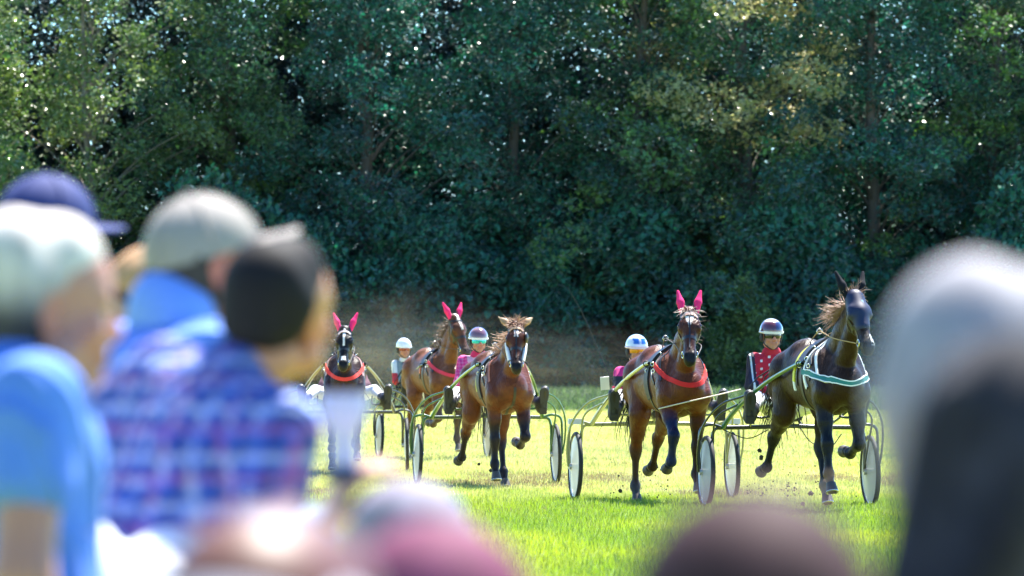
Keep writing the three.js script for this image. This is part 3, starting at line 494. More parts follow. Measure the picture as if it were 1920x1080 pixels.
// ---------------------------------------------------------------- people
const SK = [0.42, 0.22, 0.15];
function headBones(c, q, sk, sc = 1) {               // head centred at c (eyes at its level), turned by quaternion q
  const h = (x, y, z) => { const v = V(x * sc, y * sc, z * sc).applyQuaternion(q); return [v.x + c[0], v.y + c[1], v.z + c[2]]; }, b = [], n = (() => { const v = V(1, 0, 0).applyQuaternion(q); return [v.x, v.y, v.z]; })();
  const red = [sk[0], sk[1] * 0.75, sk[2] * 0.75], a = (p, e, ra, rb, col = sk, w = null, f = 1) => b.push(B(h(...p), h(...e), ra * sc, rb * sc, col, w, f));
  a([0, 0.035, -0.035], [0, 0.04, 0.015], 0.088, 0.083, sk, n, 0.88); a([0, -0.02, 0.03], [0, -0.075, 0.045], 0.064, 0.046, sk, n, 0.95); a([0, -0.10, 0.06], [0, -0.103, 0.066], 0.024, 0.022);
  a([-0.045, -0.075, 0.01], [0.045, -0.075, 0.01], 0.036, 0.036); a([0, 0.01, 0.088], [0, -0.028, 0.105], 0.009, 0.014, red); a([-0.014, -0.034, 0.095], [0.014, -0.034, 0.095], 0.009, 0.009, red);
  a([-0.04, 0.022, 0.075], [0.04, 0.022, 0.075], 0.013, 0.013); a([-0.022, -0.062, 0.083], [0.022, -0.062, 0.083], 0.008, 0.008, [sk[0] * 0.9, sk[1] * 0.55, sk[2] * 0.55]); a([-0.02, -0.072, 0.083], [0.02, -0.072, 0.083], 0.008, 0.008, [sk[0] * 0.9, sk[1] * 0.55, sk[2] * 0.55]);
  for (const s of [-1, 1]) { a([s * 0.042, -0.03, 0.06], [s * 0.045, -0.04, 0.05], 0.024, 0.024, red); a([s * 0.08, 0.02, -0.022], [s * 0.076, -0.032, -0.008], 0.02, 0.013, red, n, 0.5); }
  return { b, h, n };
}
function handGeo(wrist, dir, palm, thumbSide, skin, curl = 0.9, sc = 1) {  // dir: wrist to knuckles, palm: the way the palm faces
  const d = V(...dir).normalize(), p = V(...palm).normalize(), s = d.clone().cross(p).normalize().multiplyScalar(thumbSide), b = [], w = V(...wrist), A = v => [v.x, v.y, v.z];
  const at = (f, l, o) => w.clone().addScaledVector(d, f * sc).addScaledVector(s, l * sc).addScaledVector(p, o * sc);
  for (const l of [-0.027, -0.009, 0.009, 0.027]) b.push(B(A(at(0.01, l * 0.8, 0)), A(at(0.085, l, 0)), 0.013 * sc, 0.011 * sc, skin));
  [[0.027, 0.07], [0.009, 0.078], [-0.009, 0.072], [-0.027, 0.055]].forEach(([l, L]) => {
    let q = at(0.088, l, 0), a = 0;
    for (const f of [0.45, 0.32, 0.23]) { a += curl * 0.85; const q2 = q.clone().addScaledVector(d, Math.cos(a) * L * f * sc).addScaledVector(p, Math.sin(a) * L * f * sc); b.push(B(A(q), A(q2), 0.0085 * sc, 0.0078 * sc, skin)); q = q2; }
  });
  const t0 = at(0.025, 0.03, 0.005), t1 = at(0.055, 0.052, 0.018), t2 = at(0.082, 0.042, 0.036); b.push(B(A(t0), A(t1), 0.013 * sc, 0.010 * sc, skin), B(A(t1), A(t2), 0.010 * sc, 0.0085 * sc, skin));
  return blob(b, 0.005 * sc, 0.003);
}
const clothMat = () => coatMat(0.85, { sheen: 0.3, bumpMap: foldBump, bumpScale: 0.03 });
function driver(o) {
  const g = thing('person', [o.at[0], 0, o.at[1]], o.yaw * R), lx = o.lean ?? -0.15, dy = o.dy ?? 0, sk = o.skin ?? SK, f = 1;
  const pel = [lx * 0.3, 0.95, -0.03], wa = [lx * 0.5, 1.10, -0.07], ch = [lx * 0.8, 1.30 + dy, -0.08], nb = [lx, 1.45 + dy, -0.05], hc = [lx * 1.08, 1.625 + dy, 0.0];
  const sh = s => [lx * 0.9 + s * 0.185, 1.40 + dy, -0.05], el = s => [lx * 0.7 + s * 0.27, 1.15 + dy * 0.5, 0.08], wr = s => [lx * 0.5 + s * 0.10, 1.13 + dy * 0.4, 0.34];
  const kn = s => [s * 0.37 + lx * 0.1, 1.03, 0.34], an = s => [s * 0.50, 0.93, 0.70], hip = s => [pel[0] + s * 0.10, 0.95, 0];
  const qh = new THREE.Quaternion().setFromEuler(new THREE.Euler(0.08, (o.look ?? 0) * R, 0));
  const H = headBones(hc, qh, sk);
  const torso = (i, c) => [B(pel, wa, 0.125 + i, 0.115 + i, c, X, 1.25), B(wa, ch, 0.115 + i, 0.125 + i, c, X, 1.3), B([ch[0] - 0.12, ch[1] + 0.06, ch[2]], [ch[0] + 0.12, ch[1] + 0.06, ch[2]], 0.085 + i, 0.085 + i, c), B(ch, nb, 0.10 + i, 0.06 + i, c)];
  const arm = (s, i, c) => [B(sh(s), el(s), 0.055 + i, 0.043 + i, c), B(el(s), wr(s), 0.042 + i, 0.028 + i, c)];
  const leg = (s, i, c) => [B(hip(s), kn(s), 0.09 + i, 0.062 + i, c), B(kn(s), an(s), 0.058 + i, 0.04 + i, c)];
  const foot = (s, i, c) => [B([s * 0.525, 0.87, 0.70], [s * 0.55, 1.07, 0.78], 0.041 + i, 0.040 + i, c, X, 0.95), B([s * 0.525, 0.86, 0.70], [s * 0.525, 0.88, 0.72], 0.042 + i, 0.040 + i, c), B(an(s), [s * 0.525, 0.88, 0.69], 0.043 + i, 0.043 + i, c)];
  const body = [...torso(-0.012, sk), ...arm(1, 0, sk), ...arm(-1, 0, sk), ...leg(1, -0.01, sk), ...leg(-1, -0.01, sk), ...foot(1, -0.012, sk), ...foot(-1, -0.012, sk), B(nb, [hc[0], hc[1] - 0.08, hc[2] - 0.025], 0.056, 0.052, sk)];
  const hs = [-1, 1].map(s => handGeo(wr(s), [-s * 0.35, -0.15, 1], [-s * 0.4, -1, -0.1], s > 0 ? 1 : -1, o.glove ?? sk, 1.2));
  part('body', merge([blob(body, 0.012, 0.012), blob(H.b, 0.0055, 0.006), ...hs]), coatMat(0.55), g);
  const shirt = [...torso(0.012, null), ...arm(1, 0.013, null), ...arm(-1, 0.013, null)];
  part('jacket', blob(shirt, 0.0075, 0.014, o.jacket(lx, sh, el)), clothMat(), g);
  part('collar', blob([B([nb[0] - 0.03, nb[1] + 0.01, nb[2]], [nb[0] + 0.03, nb[1] + 0.01, nb[2]], 0.062, 0.062), B([nb[0], nb[1] + 0.03, nb[2] + 0.02], [nb[0], nb[1] + 0.04, nb[2] + 0.02], 0.058)], 0.01, 0.01), mat(...o.collar, 0.8), g);
  const tr = [B(pel, [pel[0], pel[1] + 0.06, pel[2]], 0.138, 0.13, null, X, 1.25), ...leg(1, 0.012, null), ...leg(-1, 0.012, null)];
  part('trousers', blob(tr, 0.012, 0.014, (x, y, z) => (o.trousers ? o.trousers(x, y, z) : [0.82, 0.82, 0.84])), clothMat(), g);
  for (const s of [-1, 1]) part('boot', blob([...foot(s, 0.012, null), B([lerp(kn(s)[0], an(s)[0], 0.7), lerp(kn(s)[1], an(s)[1], 0.7), lerp(kn(s)[2], an(s)[2], 0.7)], an(s), 0.058, 0.052)], 0.011, 0.012), mat(0.012, 0.013, 0.014, 0.45), g);
  for (const s of [-1, 1]) {
    const sh = new THREE.Shape(); sh.moveTo(-0.036, -0.135); sh.bezierCurveTo(-0.05, -0.16, 0.05, -0.16, 0.036, -0.135); sh.bezierCurveTo(0.03, -0.06, 0.034, 0.0, 0.05, 0.06); sh.bezierCurveTo(0.055, 0.13, 0.02, 0.155, 0, 0.155); sh.bezierCurveTo(-0.03, 0.155, -0.052, 0.13, -0.046, 0.06); sh.bezierCurveTo(-0.034, 0, -0.032, -0.06, -0.036, -0.135);
    const e = new THREE.ExtrudeGeometry(sh, { depth: 0.014, bevelEnabled: true, bevelThickness: 0.004, bevelSize: 0.004, bevelSegments: 2, curveSegments: 10 }); e.rotateX(0.33); e.translate(s * 0.538, 0.955, 0.772); part('sole', e, mat(0.035, 0.037, 0.04, 0.8), g);
    const hl = new THREE.BoxGeometry(0.075, 0.07, 0.025); hl.rotateX(0.33); hl.translate(s * 0.53, 0.838, 0.757); part('heel', hl, mat(0.03, 0.03, 0.033, 0.8), g);
  }
  // helmet with rim, chin strap and goggles, in head axes
  const hg = new THREE.Group(); hg.name = 'helmet'; hg.position.set(...hc); hg.quaternion.copy(qh); g.add(hg);
  const sp = new THREE.SphereGeometry(0.118, 32, 16, 0, Math.PI * 2, 0, Math.PI * 0.55); sp.scale(0.92, 0.98, 1.1); sp.translate(0, 0.045, -0.008);
  const cl = new Float32Array(sp.attributes.position.count * 3); for (let i = 0; i < sp.attributes.position.count; i++) cl.set(o.helmet(sp.attributes.position.getX(i), sp.attributes.position.getY(i), sp.attributes.position.getZ(i)), 3 * i); sp.setAttribute('color', new THREE.BufferAttribute(cl, 3));
  part('shell', sp, coatMat(0.22, { clearcoat: 1, clearcoatRoughness: 0.08 }), hg);
  const rim = new THREE.TorusGeometry(0.112, 0.009, 8, 40); rim.rotateX(Math.PI / 2); rim.scale(0.96, 1.2, 1.13); rim.translate(0, 0.034, -0.006); part('rim', rim, mat(...o.rim, 0.4), hg);
  const pk = new THREE.SphereGeometry(0.135, 20, 6, 0.5, 2.14, Math.PI * 0.47, Math.PI * 0.06); pk.scale(0.82, 1, 1.08); pk.translate(0, 0.035, -0.002); part('peak', pk, mat(...o.rim, 0.5), hg);
  part('chin_strap', merge([-1, 1].map(s => tubeGeo([[s * 0.098, 0.03, 0.0], [s * 0.085, -0.06, 0.02], [s * 0.03, -0.118, 0.06], [0, -0.125, 0.066]], 0.006, 14, 5))), mat(0.03, 0.03, 0.03, 0.6), hg);
  for (const s of [-1, 1]) part('ear_pad', place(new THREE.SphereGeometry(0.035, 12, 8), [s * 0.094, -0.015, -0.015], [0, 0, 0], [0.4, 1.2, 1]), mat(0.02, 0.02, 0.02, 0.7), hg);
  if (o.goggles) { const gg = new THREE.SphereGeometry(0.104, 24, 6, 0.35, Math.PI - 0.7, Math.PI * 0.42, Math.PI * 0.15); gg.scale(0.86, 1, 1.05); gg.translate(0, 0.002, -0.002); part('goggles', gg, mat(...o.goggles, 0.08, { metalness: o.gogMetal ?? 0.5 }), hg); }
  tag(g, o.label, 'person');
  return g;
}

// ---- the five rigs: [axle px, axle distance, yaw of cart, chest px, yaw of horse]
function rig(i, axPx, dAx, yawC, chPx, yawH, horseO, sulkyO, driverO, zoff = 2.42) {
  const ax = [px(axPx, dAx), -dAx], dC = dAx - zoff, chest = [px(chPx, dC), -dC], yh = yawH * R;
  const sc = horseO.scale, hp = [chest[0] - Math.sin(yh) * 0.62 * sc, chest[1] - Math.cos(yh) * 0.62 * sc];
  // the driver's hands in the horse's axes
  const yc = yawC * R, lx = (driverO?.lean ?? -0.15) * 0.5, hw = [ax[0] + lx * Math.cos(yc) + 0.4 * Math.sin(yc), ax[1] - lx * Math.sin(yc) + 0.4 * Math.cos(yc)];
  const dx = hw[0] - hp[0], dz = hw[1] - hp[1], hl = [(dx * Math.cos(yh) - dz * Math.sin(yh)) / sc, 1.12 / sc, (dx * Math.sin(yh) + dz * Math.cos(yh)) / sc];
  horse({ ...horseO, at: hp, yaw: yawH, hands: hl, seed: 40 + i });
  const qs = [hp[0] + Math.sin(yh) * 0.18 * sc - ax[0], hp[1] + Math.cos(yh) * 0.18 * sc - ax[1]];
  sulky({ ...sulkyO, at: ax, yaw: yawC, saddle: [qs[0] * Math.cos(yc) - qs[1] * Math.sin(yc), qs[0] * Math.sin(yc) + qs[1] * Math.cos(yc)] });
  if (driverO) driver({ ...driverO, at: ax, yaw: yawC });
}
const BAY = [0.092, 0.025, 0.009], BAYL = [0.135, 0.048, 0.019], DARK = [0.024, 0.0105, 0.0055], BLK = [0.010, 0.009, 0.010], NAVY = [0.012, 0.02, 0.07];
const PINK = [0.72, 0.03, 0.16], WHITE = [0.8, 0.8, 0.8];
const trot = { // forearm, cannon, pastern / thigh, gaskin, cannon, pastern
  out: [18, 8, 30], plant: [-4, -6, 28], fold: [14, -72, -105], up: [42, -22, -75], hPlant: [22, -32, -4, 26], hFwd: [42, -12, 18, 30], hBack: [2, -58, -38, -85],
};
// rightmost: dark brown horse, navy hood
rig(5, 1478, 53.5, 10, 1580, 15, {
  scale: 1.0, coat: DARK, points: [0.008, 0.009, 0.014], belly: [0.04, 0.019, 0.007], legUp: [0.014, 0.011, 0.013], muzzle: [0.02, 0.017, 0.018], mane: [0.34, 0.20, 0.14], maneLen: 0.22, maneTop: 0.5, maneN: 90, maneSide: -1, maneLift: 0.7, foreLift: true, foreN: 34,
  pose: { RF: trot.out, LF: trot.fold, RH: trot.hBack, LH: trot.hFwd }, clear: 0.08, head: { y: 1.90, z: 1.0, x: 0.0, pitch: 30, yaw: 5 }, ears: { len: 0.19, out: 20, fwd: -0.02 }, earColor: BLK, cover: [0.008, 0.009, 0.014], hood: [0.005, 0.010, 0.045], breast: [0.02, 0.18, 0.17], breastWide: true, breastTrim: WHITE, neckStrap: WHITE,
  harness: [0.012, 0.011, 0.012], star: (u, x) => u > 0.40 && u < 0.52 && x > 0.022, starColor: [0.6, 0.58, 0.56], fetlock: { RF: [0.25, 0.12, 0.07], LH: [0.3, 0.2, 0.15] }, rein: [0.35, 0.22, 0.08],
  extra: [['white_strap', [[0, 1.56, 0.30], [-0.14, 1.5, 0.30], [-0.25, 1.35, 0.27], [-0.3, 1.2, 0.28], [-0.28, 1.08, 0.34]], 0.05, WHITE, 0.014], ['yellow_strap', [[-0.1, 1.52, -0.02], [-0.24, 1.40, -0.03], [-0.3, 1.25, -0.04], [-0.3, 1.14, -0.05]], 0.06, [0.62, 0.6, 0.02], 0.014], ['white_strap', [[-0.29, 1.16, -0.05], [-0.29, 1.05, -0.06]], 0.05, WHITE, 0.014], ['white_strap', [[0, 1.56, 0.30], [0.14, 1.5, 0.30], [0.25, 1.35, 0.27], [0.3, 1.2, 0.28]], 0.05, WHITE, 0.014]],
  label: 'dark brown horse in navy face hood and teal breast collar, rightmost racer', tailX: 0,
}, { frame: [0.012, 0.018, 0.016], shaft: [0.012, 0.11, 0.04], bar: [0.012, 0.013, 0.014], cable: true, label: 'sulky with dark cross bar and green shafts behind the dark hooded horse' },
{ lean: -0.15, look: 4, jacket: (lx, sh, el) => (x, y, z) => { const s = Math.abs(x - lx * 0.85); if (s > 0.2) return (Math.abs(s - 0.235) < 0.008) ? [0.7, 0.7, 0.7] : [0.02, 0.012, 0.03]; const u = x / 0.075 + 50, v = y / 0.075 + (Math.floor(u) % 2) * 0.5; return Math.hypot(u - Math.floor(u) - 0.5, v - Math.floor(v) - 0.5) < 0.17 ? [0.75, 0.7, 0.7] : [0.50, 0.010, 0.035]; },
  collar: [0.45, 0.01, 0.03], helmet: (x, y, z) => (y > 0.135 ? [0.65, 0.55, 0.55] : y > 0.06 ? (x > 0.01 ? [0.02, 0.02, 0.09] : [0.10, 0.02, 0.03]) : [0.1, 0.03, 0.04]), rim: [0.75, 0.68, 0.62], goggles: [0.015, 0.012, 0.014], gogMetal: 0, glove: [0.03, 0.02, 0.02], label: 'person driving in a crimson jacket with white dots, dark helmet and dark glasses' });
// second from the right: bay with pink ear covers and red collar
rig(4, 1226, 56.5, 9, 1284, 13, {
  scale: 1.0, coat: BAY, points: [0.03, 0.012, 0.008], belly: [0.12, 0.045, 0.016], mane: [0.10, 0.06, 0.045], maneN: 60, maneSide: 1, legs: { RF: [0.01, 0.016, 0.05], RH: [0.05, 0.022, 0.014] },
  pose: { RF: trot.up, LF: trot.plant, RH: trot.hPlant, LH: trot.hBack }, clear: 0.0, head: { y: 1.84, z: 0.98, x: -0.05, pitch: 32, yaw: -14 }, ears: { len: 0.15, out: 16 }, cover: PINK, browColor: [0.5, 0.3, 0.25], face: [0.06, 0.018, 0.010], breast: [0.62, 0.012, 0.008], bridle: [0.014, 0.012, 0.02], blinkers: null, overcheck: true, sheepskin: null,
  star: (u, x) => Math.abs(x) < 0.05 * (1 - clamp((u - 0.05) / 0.16)) && u < 0.2 && u > 0.02, starColor: [0.75, 0.68, 0.64], lock: [0.55, 0.42, 0.36], saddle: [0.012, 0.011, 0.012], pads: [0.014, 0.012, 0.012],
  label: 'bay horse with pink ear covers, red breast collar and white star, second from right', fetlock: { RH: [0.06, 0.05, 0.05] },
}, { frame: [0.30, 0.30, 0.14], shaft: [0.45, 0.44, 0.22], bar: [0.25, 0.25, 0.12], cap: true, plate: true, disc: [0.68, 0.66, 0.62], label: 'sulky with cream olive shafts and grey fork caps behind the red collared bay horse' },
{ lean: -0.16, dy: -0.13, look: 8, jacket: (lx, sh, el) => (x, y, z) => { const s = x - lx * 0.85; if (s < -0.13) return y > 1.24 ? [0.62, 0.02, 0.18] : y > 1.14 ? [0.02, 0.02, 0.03] : [0.6, 0.02, 0.05]; if (s > 0.16) return [0.5, 0.02, 0.15]; if (y > 1.29) return (s < -0.06 ? [0.7, 0.75, 0.75] : [0.03, 0.25, 0.15]); return (Math.floor((x + 5) / 0.05) % 2) ? [0.72, 0.62, 0.74] : [0.5, 0.34, 0.55]; },
  collar: [0.03, 0.22, 0.14], helmet: (x, y, z) => (z > 0.0 && y > 0.075 && y < 0.125 && Math.abs(Math.abs(x) - 0.035) < 0.03 ? [0.02, 0.12, 0.5] : y > 0.13 ? [0.5, 0.68, 0.85] : [0.62, 0.66, 0.8]), rim: [0.65, 0.5, 0.6], goggles: [0.55, 0.22, 0.01], gogMetal: 0.3, label: 'person driving in a blue and white helmet, amber goggles and magenta sleeves' });
// middle: bay with its ears out, green sulky
rig(3, 913, 64.5, 8, 957, 13, {
  scale: 1.0, coat: [0.092, 0.027, 0.011], points: [0.014, 0.011, 0.014], belly: [0.14, 0.06, 0.02], mane: [0.40, 0.24, 0.16], foreLift: true, foreN: 40, maneN: 60, maneSide: -1, earColor: [0.28, 0.14, 0.07], earTip: [0.45, 0.32, 0.2],
  pose: { RF: [2, 0, 24], LF: [22, -70, -110], RH: trot.hBack, LH: trot.hFwd }, clear: 0.0, head: { y: 1.80, z: 1.02, x: -0.03, pitch: 30, yaw: -12 }, ears: { len: 0.15, out: 62, fwd: -0.03 }, face: [0.06, 0.018, 0.010], blinkers: [1], browColor: [0.5, 0.3, 0.2], sheepskin: [0.75, 0.72, 0.7], overcheck: true, pads: BLK, chest: true, saddle: [0.02, 0.02, 0.02],
  star: (u, x) => Math.abs(x) < 0.02 && u > 0.05 && u < 0.17, starColor: [0.55, 0.5, 0.5], lock: [0.5, 0.3, 0.2], extra: [['green_strap', [[-0.12, 1.51, 0.05], [-0.25, 1.38, 0.04], [-0.3, 1.2, 0.03], [-0.29, 1.08, 0.02]], 0.045, [0.38, 0.45, 0.08], 0.014]], neckStrap: [0.3, 0.1, 0.05], label: 'bay horse with ears splayed sideways and no ear covers, in the middle of the field',
}, { frame: [0.025, 0.11, 0.025], shaft: [0.06, 0.17, 0.02], bar: [0.05, 0.08, 0.04], label: 'sulky with bright green frame behind the bay horse with splayed ears' },
{ lean: -0.09, look: 6, jacket: (lx, sh, el) => (x, y, z) => { const s = Math.abs(x - lx * 0.85); if (s < 0.05 && z > 0.0) return [0.6, 0.02, 0.12]; if (s < 0.15) return y > 1.38 ? [0.72, 0.4, 0.5] : [0.55, 0.02, 0.15]; return ((Math.floor((x + y + 9) / 0.04) + Math.floor((x - y + 9) / 0.04)) % 2) ? [0.66, 0.10, 0.28] : [0.62, 0.02, 0.18]; },
  collar: [0.6, 0.02, 0.10], helmet: (x, y, z) => [0.16, 0.075, 0.10], rim: [0.75, 0.72, 0.75], goggles: [0.02, 0.42, 0.5], gogMetal: 0.5, label: 'person driving in a plum helmet, cyan goggles and magenta checked jacket' });
// behind: bay with pink ear covers, head turned
rig(2, 813, 82, 10, 843, 18, {
  scale: 1.03, coat: BAYL, points: [0.10, 0.06, 0.04], mane: [0.14, 0.09, 0.06], maneN: 50, pose: { RF: trot.fold, LF: trot.plant, RH: trot.hPlant, LH: trot.hBack }, clear: 0.02, head: { y: 1.93, z: 0.86, x: 0.02, pitch: 26, yaw: 18 }, ears: { len: 0.16, out: 30 }, cover: PINK, face: [0.08, 0.03, 0.016], breast: [0.6, 0.03, 0.06], muzzle: [0.06, 0.04, 0.035],
  extra: [['orange_strap', [[-0.2, 1.44, 0.05], [-0.28, 1.3, 0.05], [-0.3, 1.18, 0.05]], 0.05, [0.6, 0.15, 0.03], 0.014]], star: (u, x) => Math.abs(x) < 0.02 && u < 0.2, label: 'light bay horse in pink ear covers, head turned aside, farthest in the dust',
}, { frame: [0.02, 0.022, 0.024], shaft: [0.03, 0.03, 0.03], disc: [0.5, 0.44, 0.36], label: 'dusty sulky with dark frame of the farthest racer' },
{ lean: -0.40, dy: -0.03, look: 10, jacket: (lx, sh, el) => (x, y, z) => { const s = x - lx * 0.85; if (s < -0.2) return y < 1.25 ? [0.55, 0.03, 0.04] : [0.7, 0.72, 0.7]; return Math.abs(s) < 0.12 ? [0.06, 0.06, 0.09] : [0.22, 0.27, 0.26]; }, collar: [0.7, 0.7, 0.7], helmet: () => [0.78, 0.78, 0.78], rim: [0.8, 0.8, 0.8], goggles: [0.25, 0.06, 0.04], label: 'person driving in a plain white helmet at the back of the field' }, 2.5);
// leftmost: dark bay with pink ear covers and a blaze
rig(1, 646, 72, 2, 646, 2, {
  scale: 0.97, coat: [0.028, 0.012, 0.008], points: [0.012, 0.011, 0.014], mane: [0.03, 0.02, 0.018], legs: { RF: [0.015, 0.02, 0.05], LF: [0.04, 0.03, 0.05] }, pose: { RF: [34, -20, -60], LF: [6, 2, 30], RH: trot.hPlant, LH: trot.hBack }, clear: 0.06, head: { y: 1.77, z: 1.02, pitch: 30, yaw: -4 }, ears: { len: 0.17, out: 28 }, cover: PINK, face: [0.008, 0.007, 0.008], breast: [0.68, 0.04, 0.03], browColor: [0.6, 0.45, 0.45], overcheck: false,
  star: (u, x) => Math.abs(x) < 0.014 && u > 0.0 && u < 0.26 || (Math.abs(x) < 0.03 && u > 0.40 && u < 0.46), starColor: [0.7, 0.68, 0.68], pads: [0.03, 0.015, 0.015], neckStrap: [0.5, 0.3, 0.26], harness: [0.05, 0.025, 0.025], label: 'black faced dark bay horse with white blaze and pink ear covers, leftmost racer', fetlock: { LF: [0.3, 0.2, 0.14] },
}, { frame: [0.025, 0.028, 0.025], shaft: [0.12, 0.12, 0.11], bar: [0.03, 0.035, 0.03], label: 'sulky with dark slim frame behind the leftmost horse' },
{ lean: 0.0, dy: -0.10, look: 0, jacket: () => () => [0.12, 0.05, 0.07], collar: [0.1, 0.04, 0.05], helmet: () => [0.1, 0.1, 0.12], rim: [0.1, 0.1, 0.1], goggles: [0.02, 0.02, 0.02], label: 'person in white trousers hidden behind the leftmost horse' });
// whip and line
{
  const d = 56.2, o = part(numbered('whip'), tubeGeo([V(px(1150, d), py(722, d), -d + 0.3), V(px(1120, d), py(655, d), -d + 0.3), V(px(1092, d), py(590, d), -d + 0.35), V(px(1064, d), py(540, d), -d + 0.4)], 0.007, 24, 6, 0.002), mat(0.03, 0.03, 0.035, 0.5), scene);
  tag(o, 'thin dark whip raised by the driver in the blue and white helmet', 'whip');
  const e = 54.2, q = part(numbered('line'), tubeGeo([V(px(1233, e), py(766, e), -e + 0.30), V(px(1290, e), py(752, e), -e + 0.42), V(px(1345, e), py(740, e), -e + 0.2), V(px(1390, e), py(730, e), -e - 0.2)], 0.006, 24, 6), mat(0.6, 0.52, 0.42, 0.7), scene); q.name = 'rope';
  tag(q, 'pale thin rope stretched across the chest of the red collared bay horse', 'rope');
}
// thrown turf and dust
{
  const r = rng(77), gs = [], put = (x, y, d, s) => { const g = new THREE.IcosahedronGeometry(s, 1), p = g.attributes.position; for (let i = 0; i < p.count; i++) { const k = 0.6 + 0.8 * vnoise(p.getX(i) * 90 + x, p.getY(i) * 90 + y, p.getZ(i) * 90); p.setXYZ(i, p.getX(i) * k, p.getY(i) * k, p.getZ(i) * k); } g.computeVertexNormals(); g.translate(px(x, d), py(y, d), -d); gs.push(g); };
  for (const [x, y] of [[1240, 880], [1168, 911], [1163, 920], [1196, 930], [1160, 892], [1424, 845], [1427, 858], [1505, 944], [1605, 930], [1430, 925], [1520, 925], [898, 870], [870, 862], [920, 882]]) put(x, y, x < 1000 ? 63 : x < 1300 ? 55.5 : 52.5, 0.008 + 0.016 * r());
  for (let i = 0; i < 60; i++) put(1430 + (r() - 0.5) * 60 + (i % 3) * 40, 930 - r() * r() * 90, 52.5 + r(), 0.004 + 0.005 * r());
  for (let i = 0; i < 30; i++) put(1200 + (r() - 0.5) * 120, 935 - r() * r() * 80, 55 + r(), 0.004 + 0.005 * r());
  const o = part('turf_clods', merge(gs), mat(0.035, 0.028, 0.02, 0.95), scene); tag(o, 'small dark clods of turf thrown up by the hooves', 'turf', null, 'stuff');
  // soft lumps of dust, thinning out towards their rims: px, py, distance, half sizes (metres), thickness
  const puffs = [[700, 690, 96, 2.3, 1.25, 0.8, 0.5], [625, 670, 93, 1.7, 1.3, 0.8, 0.42], [830, 690, 100, 2.6, 1.2, 1, 0.45], [970, 690, 106, 2.8, 1.15, 1, 0.34], [1120, 690, 110, 2.8, 1.0, 1, 0.24], [760, 620, 98, 2.0, 1.0, 1, 0.2], [1700, 690, 104, 3.0, 1.2, 1, 0.2],
    [820, 858, 84, 1.0, 0.26, 0.3, 0.4], [1335, 930, 56.9, 0.6, 0.17, 0.3, 0.34], [1450, 935, 52.6, 0.55, 0.2, 0.3, 0.34], [1200, 915, 57.6, 0.6, 0.2, 0.3, 0.26], [1000, 850, 75, 2.6, 0.25, 0.4, 0.22], [690, 870, 74, 0.9, 0.25, 0.3, 0.3]];
  const dg = puffs.map(([x, y, d, rx, ry, rz, a], k) => {
    const g = new THREE.SphereGeometry(1, 40, 24, 0, Math.PI).toNonIndexed(), p = g.attributes.position, c = new Float32Array(p.count * 4);
    for (let i = 0; i < p.count; i++) {
      const u = p.getX(i), v = p.getY(i), w = p.getZ(i), q = Math.min(1, u * u + v * v), n = vnoise(u * 2.2 + k * 7, v * 2.2, k) * 0.65 + vnoise(u * 5 + k, v * 5, k + 9) * 0.35;
      c.set([0.37, 0.355, 0.315, a * (k > 6 ? 0.6 : 0.23) * Math.pow(1 - q, 2.2) * (0.3 + 1.2 * n)], 4 * i); p.setXYZ(i, u * rx, v * ry, w * rz * (0.6 + 0.8 * n));
    }
    g.computeVertexNormals(); g.setAttribute('color', new THREE.BufferAttribute(c, 4)); g.translate(px(x, d), py(y, d), -d); return g;
  });
  const dust = part('dust_cloud', merge(dg), new THREE.MeshPhysicalMaterial({ vertexColors: true, transparent: true, opacity: 1, roughness: 1, transmission: 0.3, thickness: 0, side: THREE.DoubleSide, depthWrite: false }), scene);
  tag(dust, 'brownish dust drifting behind the horses', 'dust', null, 'stuff');
}

